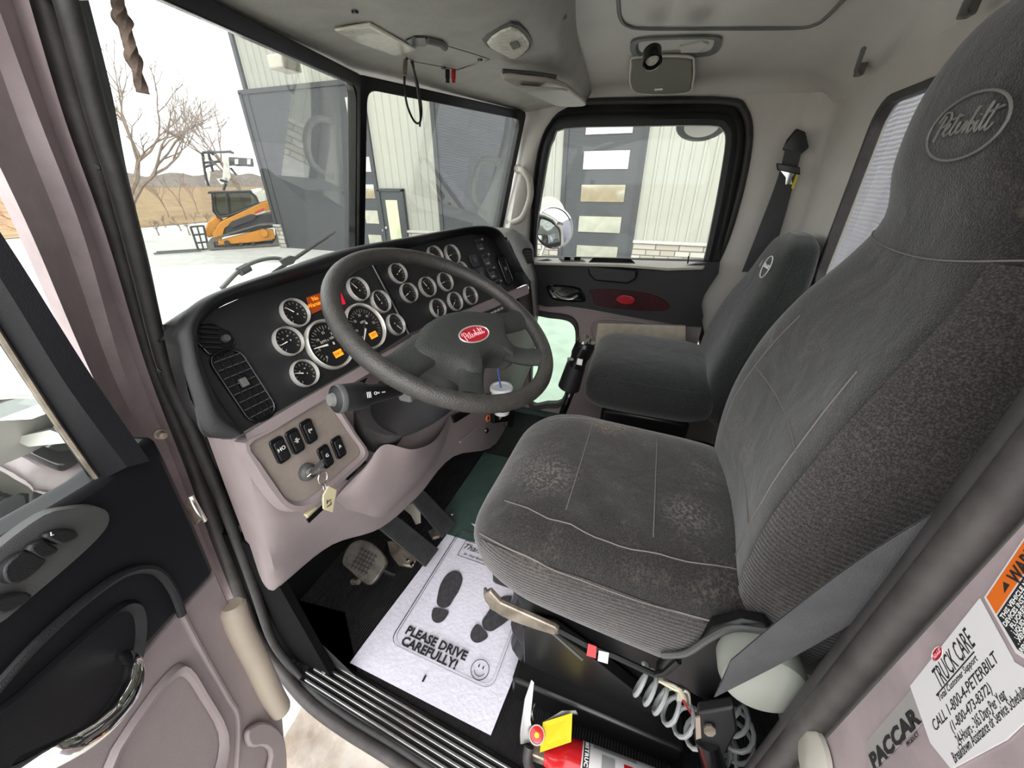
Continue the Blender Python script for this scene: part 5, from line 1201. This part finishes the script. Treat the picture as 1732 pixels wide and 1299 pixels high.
# ================================================================== PASSENGER DOOR
def passenger_door():
    XD = 1.955
    d = thing('door_2', (XD, .25, .1)); d['kind'] = 'structure'
    P = lambda px, py, x=XD: X(px, py, x)
    outer = [(895, 442), (897, 380), (903, 290), (912, 235), (930, 200), (965, 180), (1100, 177), (1222, 177), (1250, 192), (1260, 232), (1250, 300), (1240, 350), (1226, 405), (1216, 444)]
    inner = [(906, 434), (908, 380), (916, 325), (927, 262), (936, 235), (955, 217), (1090, 213), (1200, 212), (1222, 219), (1228, 238), (1219, 300), (1209, 355), (1199, 405), (1191, 440)]
    A = cat([P(*p, XD+.02) for p in outer], 3); B = cat([P(*p, XD+.01) for p in inner], 3)
    def mid(t, x): return [a.lerp(b, t)+V((x, 0, 0)) for a, b in zip(A, B)]
    MB().loft([[p+V((.03, 0, 0)) for p in A], A, mid(.30, -.022), mid(.45, -.006), mid(.72, -.010), B, [p+V((.03, 0, 0)) for p in B]], True, False).build('window_frame', black_plastic, d)
    MB().slab([p+V((.02, 0, 0)) for p in B], (.004, 0, 0)).build('pane', clear_glass, d)
    # ledge, its pale highlight painted by a lighter plastic colour
    MB().slab([P(902, 434, 1.97), P(1200, 441, 1.97), P(1190, 452, 1.90), P(1130, 454, 1.885), P(1050, 448, 1.88), P(965, 446, 1.88), P(903, 444, 1.90)], (0, 0, -.012)).build('window_ledge', light_grey, d, bevel=.004)
    # black upper trim
    up = [(900, 442), (960, 445), (1050, 448), (1130, 453), (1218, 443), (1200, 485), (1186, 512), (1186, 552), (1120, 545), (1030, 529), (960, 518), (900, 512)]
    MB().slab(cat([P(*p, 1.92) for p in up], 2, True), (.06, 0, 0)).build('black_upper_panel', gloss_black if 0 else black_plastic, d)
    lo = [(900, 512), (960, 518), (1050, 528), (1180, 545), (1200, 640), (1190, 760), (945, 690), (905, 690), (900, 560)]
    # lower panel with low window opening
    M = Matrix(((0, 0, 1, 1.95), (1, 0, 0, 0), (0, 1, 0, 0), (0, 0, 0, 1)))
    yz = lambda px, py, x=1.95: (X(px, py, x).y, X(px, py, x).z)
    hole = [yz(*p) for p in ((905, 533), (930, 535), (955, 538), (968, 544), (975, 558), (974, 590), (968, 620), (960, 652), (950, 680), (925, 683), (900, 685), (898, 650), (900, 600), (902, 560))]
    hole = [(p.x, p.y) for p in cat([(a, b, 0) for a, b in hole], 3, True)]
    ol = [(.70, .76), (.70, .0), (-.24, .0), (-.27, .66), (-.25, .68), (.1, .70)]
    MB().plate([(.72, .73), (.72, .03), (-.275, .03), (-.275, .68)], [hole], M, .035).build('lower_panel', taupe, d, smooth=False)
    H = [V((1.945, a, b)) for a, b in hole]; c = sum(H, V())/len(H)
    f = MB().loft([[p+(p-c)*.10 for p in H], [p+(p-c)*.07+V((-.012, 0, 0)) for p in H], [p+(p-c)*-.03+V((-.008, 0, 0)) for p in H], [p+(p-c)*-.05+V((.02, 0, 0)) for p in H]], True, False).build('low_window_frame', seal_rubber, d)
    MB().slab([p+V((.03, 0, 0)) for p in H], (.003, 0, 0)).build('low_pane', green_glass, f)
    MB().tube(cat([P(1008, 585, 1.945), P(1000, 560, 1.945), P(1010, 542, 1.945), P(1040, 540, 1.945), P(1110, 549, 1.945), P(1116, 556, 1.945)], 5), .006, 8).build('pocket_rib', taupe, d)
    MB().tube([P(1138, 536, 1.945), P(1133, 590, 1.945)], .002, 6).build('panel_seam', mid_grey, d)
    # arm pull
    MB().slab([P(996, 449, 1.905), P(1078, 455, 1.905), P(1077, 470, 1.905), P(1062, 478, 1.905), P(1008, 473, 1.905), P(997, 462, 1.905)], (-.03, 0, 0)).build('arm_pull', black_plastic, d, bevel=.008)
    MB().slab([P(1004, 437, 1.90), P(1066, 439, 1.90), P(1074, 446, 1.885), P(996, 444, 1.885)], (0, 0, .004)).build('pull_recess', gloss_black, d)
    q = MB().slab([P(945, 438, 1.91), P(985, 440, 1.91), P(990, 443, 1.90), P(950, 443, 1.90)], (0, 0, .004)).build('window_switch_plate', mid_grey, d)
    for a in (955, 972): MB().slab([P(a, 438, 1.9), P(a+10, 438.5, 1.9), P(a+9, 441, 1.9), P(a-1, 441, 1.9)], (0, 0, .01)).build('window_switch', gloss_black, q)
    # handle in its cup
    cup_ = cat([P(*p, 1.918) for p in ((926, 482), (968, 484), (984, 490), (990, 503), (985, 511), (940, 508), (928, 497))], 3, True); cc = sum(cup_, V())/len(cup_)
    h = MB().loft([cup_, [p.lerp(cc, .10)+V((-.006, 0, 0)) for p in cup_], [p.lerp(cc, .2)+V((.0, 0, 0)) for p in cup_]], True, True).build('handle_cup', gloss_black, d)
    MB().tube(cat([P(938, 496, 1.905), P(948, 503, 1.895), P(965, 505, 1.895), P(977, 500, 1.905)], 5), .009, 10, flat=.6).build('inner_handle', chrome, h)
    w_ = cat([P(*p, 1.917) for p in ((999, 489), (1050, 490), (1100, 496), (1126, 508), (1127, 524), (1060, 523), (1009, 515), (1003, 503))], 3, True)
    b = MB().slab(w_, (-.006, 0, 0)).build('burgundy_inlay', wood_burg, d, bevel=.002)
    MB().tube(w_, .003, 6, True).build('inlay_edge', dark_grey, b)
    emblem(b, frame(P(1058, 507, 1.909), (-1, 0, 0), (0, -1, 0)), .042, red_emblem, red_paint, red_paint)
    # door seal on the body
    S_ = [(896, 470), (898, 380), (900, 300), (907, 245), (925, 200), (960, 177), (1100, 172), (1228, 173), (1257, 188), (1266, 232), (1254, 310), (1232, 390), (1212, 440), (1190, 485), (1180, 520), (1184, 560), (1196, 610), (1205, 700)]
    tag(MB().tube(cat([X(*p, 1.99) for p in S_], 4), .017, 10).build('trim_11', rubber), kind='structure')
    tag(MB().box((1.96, .25, .02), (.07, .95, .03)).build('trim_12', teal_floor), kind='structure')
    MB().tube([P(1165, 433, 1.92), P(1163, 446, 1.92)], .003, 6).build('lock_pin', gloss_black, d)
passenger_door()

def grab_handle():
    r = thing('grab_handle', tuple(X(885, 330, 1.93)), 'cream grab handle on the right windshield pillar', 'grab handle')
    MB().tube(cat([X(877, 286, 1.90), X(886, 290, 1.86), X(895, 305, 1.85), X(897, 330, 1.85), X(890, 355, 1.85), X(880, 371, 1.86), X(862, 377, 1.89)], 6), .015, 12).build('grip', light_grey, r)
    for p in ((877, 286), (863, 376)): MB().lathe([(0, 0), (.02, 0), (.02, .01), (.008, .012), (0, .012)], 16, frame(X(*p, 1.90), (-1, -.2, 0))).build('mount', light_grey, r); MB().lathe([(0, .0), (.006, 0), (.006, .003), (0, .003)], 10, frame(X(*p, 1.878), (-1, -.2, 0))).build('screw', gloss_black, r)
grab_handle()
# right pillar cover between the windshield and the door
tag(MB().loft(net([[Y(872, 210, .69), Y(868, 300, .72), Y(850, 395, .76), Y(840, 470, .80)], [Y(893, 180, .64), Y(880, 280, .66), Y(862, 385, .69), Y(850, 470, .72)], [X(935, 180, 1.95), X(906, 260, 1.95), X(893, 385, 1.95), X(890, 480, 1.95)], [X(975, 175, 1.99), X(912, 260, 1.99), X(898, 385, 1.99), X(895, 480, 1.99)]], 5, 4), closed=False).build('trim_13', headliner), kind='structure')

# ================================================================== OVERHEAD
from mathutils.bvhtree import BVHTree
def bvh(o):
    c = V(o['wc']); return BVHTree.FromPolygons([v.co+c for v in o.data.vertices], [list(p.vertices) for p in o.data.polygons])
def overhead():
    T = [bvh(bpy.data.objects['console_shell']), bvh(bpy.data.objects['ceiling'])]
    def hit(px, py, lift=0):
        d = ray(px, py).normalized(); best = None
        for t in T:
            h = t.ray_cast(CAM, d)
            if h[0] is not None and (best is None or h[3] < best[3]): best = h
        if best is None: return Z(px, py, 1.6)
        n = best[1]; n = -n if n.dot(d) > 0 else n
        return best[0]+n*lift
    hp = cat([hit(*p, .001) for p in ((1044, -40), (1046, 0), (1049, 28), (1062, 42), (1095, 47), (1220, 47), (1340, 46), (1380, 40), (1402, 24), (1425, 0), (1450, -25))], 6)
    tag(MB().tube(hp, .0055, 8).build('trim_3', mid_grey), kind='structure')
    def plan(pts, lift): return [hit(px, py, lift) for px, py in pts]
    r = thing('dome_light', tuple(Z(635, 62, 1.59)), 'oblong clear dome light with printed label on the overhead console', 'lamp')
    MB().slab(plan([(564, 46), (626, 36), (704, 80), (667, 90), (600, 66)], .0), (0, 0, -.006)).build('lens', lens_m, r, bevel=.003)
    MB().slab(plan([(578, 47), (624, 40), (650, 55), (610, 62)], .0068), (0, 0, .001)).build('printed_label', label_clear, r)
    r = thing('map_lamp', tuple(Z(862, 66, 1.6)), 'square clear map lamp in a dark bezel toward the passenger side', 'lamp')
    q = cat(plan([(816, 66), (863, 35), (897, 60), (896, 80), (872, 97), (850, 90)], .001), 3, True)
    MB().slab([p+V((0, 0, -.003)) for p in q], (0, 0, .015)).build('bezel', dark_grey, r, bevel=.002)
    c = sum(q, V())/len(q); MB().slab([p.lerp(c, .14) for p in q], (0, 0, -.007)).build('lens', lens_m, r, bevel=.004)
    MB().slab(plan([(862, 66), (874, 62), (880, 70), (868, 75)], .007), (0, 0, -.004)).build('lamp_switch', mid_grey, r)
    r = thing('console_latch', tuple(Z(715, 68, 1.585)), 'dark recessed latch in the overhead console door', 'latch')
    MB().slab(plan([(686, 66), (700, 60), (722, 60), (728, 68), (718, 76), (695, 75)], .0), (0, 0, -.004)).build('latch_cup', gloss_black, r, bevel=.003)
    MB().tube([hit(722, 62, .004), hit(744, 68, .004), hit(752, 76, .004)], .009, 8).build('latch_handle', mid_grey, r)
    P = [hit(*p, .0) for p in ((752, 76), (778, 84), (805, 92), (828, 100), (802, 109), (774, 118), (738, 111), (700, 104))]
    tag(MB().tube(P, .0012, 5).build('trim_14', gloss_black), kind='structure')
    for p in ((750, 113), (812, 100), (600, 18)):
        o = MB().lathe([(0, 0), (.007, 0), (.006, -.004), (0, -.004)], 12, Matrix.Translation(hit(*p, .001))).build('console_screw', gloss_black); tag(o, {750: 'small dark screw at the front edge of the console door', 812: 'small dark screw at the right corner of the console door', 600: 'dark screw on the console left of the dome light'}[p[0]], 'screw', 'overhead console screws')
    # visor
    r = thing('sun_visor', tuple(Z(930, 150, 1.56)), 'folded grey sun visor near the top right corner of the windshield', 'sun visor')
    v = cat([Z(*p, z) for p, z in (((848, 124), 1.58), ((880, 124), 1.58), ((945, 134), 1.58), ((975, 153), 1.58), ((992, 171), 1.575), ((955, 174), 1.56), ((930, 168), 1.555), ((890, 148), 1.56))], 3, True)
    MB().slab(v, (0, 0, -.014)).build('visor_board', light_grey, r, bevel=.005)
    MB().slab([Z(*p, 1.555) for p in ((875, 143), (955, 149), (960, 152), (884, 149))], (0, 0, -.006)).build('visor_flap', light_grey, r, bevel=.002)
    MB().tube([Z(850, 120, 1.585), Z(900, 124, 1.585), Z(940, 130, 1.585)], .006, 8).build('visor_rod', dark_grey, r)
    # hanging cable
    r = thing('hanging_cable', tuple(Z(695, 100, 1.58)), 'loop of thin black cable hanging from the console in front of the windshield post', 'cable')
    MB().tube(cat([Y(688, 98, .74), Y(684, 135, .74), Y(688, 175, .74), Y(700, 204, .74), Y(710, 207, .74), Y(713, 185, .74), Y(708, 150, .74), Y(700, 118, .74), Y(694, 98, .74)], 8), .0032, 8).build('cable_loop', gloss_black, r)
    MB().tube(cat([Y(697, 98, .74), Y(702, 130, .74), Y(708, 165, .74), Y(711, 195, .74), Y(710, 214, .74)], 6), .003, 8).build('cable_tail', gloss_black, r)
    MB().tube([Y(686, 102, .738), Y(684, 128, .738)], .006, 8).build('cable_joint', alu_plain, r)
    MB().box(Y(694, 96, .742), (.03, .008, .02)).build('cable_clip', light_grey, r)
    for px, m, l in ((757, gloss_black, 'black plug hanging below the console beside the red one'), (767, red_paint, 'red plug hanging below the console')):
        r = thing('wire_plug', tuple(Y(px, 130, .68)), l, 'plug')
        MB().tube([Y(px, 118, .68), Y(px, 133, .68)], .007, 10).build('plug_body', m, r); MB().tube([Y(px, 133, .68), Y(px+.5, 141, .68)], .0055, 10).build('plug_tip', m, r)
    # speaker and lamp pod on the right side of the ceiling
    n = V((-.33, 0, -.94)).normalized(); o = Z(1120, 126, 1.648)
    W = lambda px, py, l=0: PL(px, py, o+n*l, n)
    q = cat([W(*p) for p in ((1078, 98), (1160, 97), (1171, 110), (1169, 140), (1158, 155), (1085, 156), (1069, 142), (1070, 110))], 4, True); c = sum(q, V())/len(q)
    r = thing('ceiling_speaker', tuple(c), 'flat rounded grey speaker cover high on the far side of the roof', 'speaker')
    MB().slab([p-n*.02 for p in q], n*.026).build('speaker_cover', mat('speaker_cloth', (116, 115, 104), .8, bump=.5, bscale=900), r, bevel=.004)
    MB().tube([p.lerp(c, -.05) for p in q], .004, 8, True).build('speaker_rim', headliner, r)
    MB().slab([W(1107, 150, .008), W(1121, 149, .008), W(1121, 152, .008), W(1107, 153, .008)], n*.001).build('speaker_badge', white_ink, r)
    q = cat([hit(*p) for p in ((1066, 75), (1080, 63), (1150, 59), (1212, 59), (1222, 68), (1212, 86), (1185, 93), (1120, 96), (1075, 92))], 4, True)
    r = thing('reading_lamp', tuple(Z(1104, 100, 1.66)), 'round black bezelled reading lamp below a grey rounded ceiling pod', 'lamp')
    c = sum(q, V())/len(q)
    MB().loft([[p+V((0, 0, .02)) for p in q], [p+V((0, 0, -.006)) for p in q], [p.lerp(c, .12)+V((0, 0, -.008)) for p in q], [p.lerp(c, .2)+V((0, 0, .004)) for p in q]], True, True).build('lamp_pod', mid_grey, r)
    MB().slab([Z(*p, 1.66) for p in ((1150, 76), (1190, 67), (1200, 70), (1185, 84), (1152, 86))], (0, 0, -.006)).build('pod_lens', light_grey, r, bevel=.003)
    a = Z(1103, 90, 1.655); b = Z(1105, 102, 1.635)
    M = frame(a, V((-.45, -.15, -.7)), (0, 1, 0))
    e = MB(M).lathe([(0, -.005), (.028, -.005), (.029, .032), (.024, .034), (.022, .022), (0, .020)], 28).build('lamp_bezel', gloss_black, r)
    MB(M).lathe([(0, .021), (.021, .021), (.017, .026), (0, .028)], 24).build('lamp_lens', lens_m, e)
    # coat hooks
    for (p, l) in ((((1455, 118), (1465, 92)), 'small grey coat hook nearer the far corner of the roof'), (((1640, 12), (1655, -10)), 'small grey coat hook nearest the driver headrest')):
        a = Z(*p[0], 1.60); b = Z(*p[1], 1.60)
        r = thing('coat_hook', tuple(a), l, 'hook', 'coat hooks along the rear roof edge')
        MB().box(a, (.03, .02, .03)).build('hook_base', mid_grey, r, bevel=.004)
        MB().tube([a+V((0, 0, -.01)), a.lerp(b, .5)+V((0, .01, -.016)), b+V((0, .01, .012))], .006, 8).build('hook_arm', mid_grey, r)
overhead()
def strap():
    P = cat([X(188, -60, .40), X(198, 0, .40), X(212, 50, .40), X(226, 100, .40), X(242, 158, .40)], 10); R_ = []
    for i, p in enumerate(P):
        t = (P[min(i+1, len(P)-1)]-P[max(i-1, 0)]).normalized(); a = i*.23; u = t.orthogonal().normalized(); v = t.cross(u); f = .75+.25*sin(i*.5)
        wv = .0105*f*(1-.2*i/len(P)); th = .0042
        R_.append([p+(u*cos(a)+v*sin(a))*x*wv+(-u*sin(a)+v*cos(a))*y*th for x, y in ((-1, -1), (0, -1.6), (1, -1), (1, 1), (0, 1.6), (-1, 1))])
    o = MB().loft(R_).build('frayed_cord', strap_m); tag(o, 'twisted frayed brown strap hanging at the top left of the windshield', 'strap')
strap()

# ---- mirrors outside
def mirrors():
    r = thing('door_mirror', tuple(X(937, 385, 2.32)), 'round chrome convex mirror outside the far door window', 'mirror')
    n = V((-.72, -.5, .30)).normalized(); c = X(937, 385, 2.32); M = frame(c, n, (0, 0, 1))
    MB(M).lathe([(0, -.05), (.08, -.045), (.118, -.01), (.122, .0), (.112, .006), (.112, .0)], 40).build('mirror_shell', chrome, r)
    MB(M).lathe([(0, .020), (.04, .018), (.08, .011), (.112, .0), (0, -.01)], 40).build('mirror_glass', mirror_glass, r)
    c2 = X(930, 362, 2.42); MB(frame(c2, n, (0, 0, 1))).lathe([(0, -.04), (.07, -.04), (.1, 0), (.09, .006), (0, .01)], 36).build('upper_mirror_shell', white_paint, r)
    MB().tube([c-n*.04, c-n*.04+V((.12, .12, -.25)), V((2.1, .75, .75))], .014, 8).build('mirror_arm', chrome, r)
    r = thing('overhead_mirror', tuple(X(1190, 214, 2.1)), 'pale round look down mirror cut off by the top of the far window', 'mirror')
    c = X(1187, 212, 2.15); M = frame(c, (-.5, 0, -.85), (0, 1, 0))
    MB(M).lathe([(0, -.02), (.095, -.02), (.105, .0), (.098, .004), (.09, .004)], 36).build('mirror_shell', dark_grey, r)
    MB(M).lathe([(0, .012), (.05, .008), (.092, .0), (0, -.01)], 36).build('mirror_glass', white_paint, r)
    # driver side
    r = thing('driver_mirror', (.0, 1.0, .9), 'chrome rimmed mirror housing seen low through the open door window', 'mirror')
    c = Y(45, 835, .98); M = frame(c, (.1, -1, .45), (1, 0, 0))
    MB(M).lathe([(0, -.05), (.14, -.045), (.19, -.01), (.195, .0), (.18, .008), (.18, .0)], 44).build('mirror_shell', chrome, r)
    MB(M).lathe([(0, .03), (.08, .025), (.14, .012), (.18, .0), (0, -.01)], 40).build('mirror_glass', mirror_glass, r)
    MB().tube([c-V((.1, -.05, .1)), c+V((.25, .05, -.2))], .02, 10).build('mirror_arm', chrome, r)
mirrors()

# ================================================================== DRIVER DOOR (open)
def driver_door():
    H = V((.27, .655, 0)); n = V((.267, -.964, 0)).normalized()
    d = thing('door_1', tuple(H)); d['kind'] = 'structure'
    P = lambda px, py, l=0: PL(px, py, H+n*l, n)
    # upper black trim (rows of a soft surface), lower grey trim
    black = [(165, 816), (215, 775), (262, 735), (285, 780), (330, 880), (366, 968), (300, 1040), (225, 1125), (130, 1215), (60, 1270), (-40, 1330), (-200, 1420), (-200, 1040), (0, 916), (90, 862)]
    MB().slab([P(*p, .012) for p in black], -n*.05).build('upper_trim', door_black, d, bevel=.01)
    grey = [(366, 968), (392, 1030), (440, 1130), (478, 1210), (486, 1300), (470, 1420), (-200, 1700), (-200, 1420), (-40, 1330), (60, 1270), (130, 1215), (225, 1125), (300, 1040)]
    MB().slab([P(*p, .002) for p in grey], -n*.05).build('lower_trim', taupe, d, bevel=.004)
    # window front frame
    fr = [(-120, 240), (0, 418), (80, 535), (160, 655), (235, 765), (262, 735+35), (200, 795), (165, 816), (100, 715), (0, 560), (-120, 370)]
    A = cat([P(-120, 240, .0), P(0, 416, .0), (P(120, 592, 0)), P(240, 768, 0)], 5); B = cat([P(-120, 300, .03), P(0, 470, .03), P(115, 655, .03), P(215, 790, .03)], 5); C_ = cat([P(-120, 375, .0), P(0, 562, .0), P(90, 700, .0), P(166, 815, .0)], 5)
    MB().loft([A, [a.lerp(b, .5)+n*.022 for a, b in zip(A, B)], B, [b.lerp(c, .6)+n*.0 for b, c in zip(B, C_)], C_, [c-n*.01 for c in C_]], closed=False).build('window_frame', door_black, d)
    MB().tube([p+n*.002 for p in cat([P(-120, 385), P(0, 572), P(90, 710), P(170, 822)], 5)], .003, 6).build('glass_channel', alu_plain, d)
    MB().tube([P(172, 820, .006), P(90, 872, .006), P(0, 928, .006), P(-150, 1020, .006)], .005, 8).build('beltline_strip', alu_plain, d)
    MB().slab([P(166, 815, -.02), P(-200, 1045, -.02), P(-200, 300, -.02), P(0, 562, -.02)], -n*.004).build('pane', clear_glass, d)
    # switch pad
    q = cat([P(*p, .014) for p in ((60, 868), (110, 856), (150, 853), (173, 863), (174, 885), (150, 915), (100, 960), (40, 1010), (-30, 1065), (-80, 1060), (-80, 985), (-20, 925))], 3, True); c = sum(q, V())/len(q)
    s = MB().loft([q, [p.lerp(c, .04)+n*.010 for p in q], [p.lerp(c, .10)+n*.011 for p in q]], True, True).build('switch_pad', dark_grey, d)
    for pts in (((62, 905), (95, 893), (116, 897), (120, 908), (95, 920), (80, 917)), ((36, 925), (60, 912), (72, 918), (88, 930), (60, 945), (42, 938)), ((-6, 958), (30, 932), (60, 943), (62, 952), (30, 980), (0, 986)), ((-40, 1020), (20, 1000), (42, 1010), (-10, 1040))):
        MB().slab([P(*p, .026) for p in cat([(a, b, 0) for a, b in pts], 3, True) if 0] or [P(p.x, p.y, .026) for p in cat([(a, b, 0) for a, b in pts], 3, True)], n*.010).build('rocker_button', black_plastic, s, bevel=.003)
    text('button_legend', 'L', .006, frame(P(88, 903, .0365), n, (P(116, 890)-P(62, 912))), white_ink, s)
    # handle recess and chrome pull
    q = cat([P(*p, .013) for p in ((185, 1035), (215, 1015), (238, 1020), (245, 1060), (232, 1130), (190, 1200), (110, 1275), (20, 1330), (-60, 1340), (-60, 1250), (30, 1170), (120, 1090))], 3, True); c = sum(q, V())/len(q)
    h = MB().loft([q, [p.lerp(c, .05)+n*.008 for p in q], [p.lerp(c, .13)+n*.004 for p in q], [p.lerp(c, .2)-n*.004 for p in q]], True, True).build('handle_recess', door_black, d)
    MB().tube(cat([P(212, 1108, .02), P(226, 1125, .05), P(222, 1160, .065), P(195, 1205, .075), P(150, 1245, .08), P(95, 1275, .075), P(40, 1300, .05)], 8), [.007+.006*min(1, k/20) for k in range(49)], 14).build('chrome_pull', chrome, h)
    # raised style lines
    MB().tube(cat([P(-20, 1180, .016), P(60, 1090, .016), P(150, 1010, .016), P(215, 968, .016), P(262, 965, .016), P(290, 995, .016), P(308, 1040, .016)], 6), .006, 8).build('upper_bead', black_plastic, d)
    MB().tube(cat([P(308, 1040, .004), P(345, 1110, .004), P(385, 1180, .004), P(402, 1215, .004), P(400, 1300, .004)], 6), .005, 8).build('lower_bead', taupe, d)
    q = cat([P(*p, .004) for p in ((170, 1310), (240, 1190), (290, 1130), (315, 1125), (345, 1170), (382, 1240), (375, 1310), (340, 1360), (200, 1400))], 3, True); c = sum(q, V())/len(q)
    MB().loft([q, [p.lerp(c, .04)+n*.009 for p in q], [p.lerp(c, .12)+n*.007 for p in q], [p.lerp(c, .18)-n*.0 for p in q]], True, False).build('map_pocket', taupe, d)
    q = cat([P(*p, .004) for p in ((412, 1235), (440, 1220), (470, 1240), (478, 1290), (470, 1340), (440, 1340), (452, 1280), (440, 1262), (415, 1262))], 3, True)
    MB().slab(q, n*.012).build('corner_boss', taupe, d, bevel=.004)
    o = MB().tube(cat([P(392, 1022, .01), P(405, 1060, .012), P(432, 1115, .012), P(460, 1175, .012), P(474, 1200, .01)], 5), [.016]+[.0215]*19+[.020], 18).build('door_check_sleeve', mat('tan_sleeve', (150, 138, 124), .5, var=.05), d)
    # hinge details on the pillar
    r = thing('door_latch_hardware', tuple(X(336, 860, .31)), 'small metal door check link on the painted pillar edge', 'hinge')
    MB().slab([X(318, 848, .30), X(330, 838, .30), X(348, 872, .31), X(338, 885, .31)], (-.01, 0, 0)).build('hinge_plate', alu_plain, r, bevel=.002)
    MB().tube([X(322, 838, .295), X(334, 860, .295), X(346, 880, .30)], .005, 8).build('hinge_pin', chrome, r)
    r = thing('pillar_bolt', tuple(X(277, 733, .30)), 'stub bolt on the painted door pillar beside the dashboard', 'bolt')
    MB().lathe([(0, 0), (.010, 0), (.010, .004), (.006, .005), (.006, .016), (0, .017)], 14, frame(X(270, 733, .305), (-.2, -1, 0))).build('bolt_body', alu_plain, r)
    for i, (p, x) in enumerate((((165, 283), .34), ((270, 627), .34))):
        o = MB().lathe([(0, 0), (.0035, 0), (.003, .002), (0, .002)], 10, frame(X(*p, x-.002), (-1, -1, 0))).build('pillar_plug', gloss_black); tag(o, ('upper' if i == 0 else 'lower')+' tiny black hole plug in the dark pillar seal', 'plug')
driver_door()
# cab guard behind the rear window
hm = mat('headache_rack_metal', (150, 146, 158), .35, .3, var=.06, vscale=6)
wave_bump(hm, 14, .5, 'Z', .01, 2.0)
o = MB().box((3.0, -1.1, 1.0), (6.4, .05, 2.4)).build('cab_guard', hm, bevel=.01); tag(o, 'pale lavender grey metal body panel behind the rear window', 'cab guard')
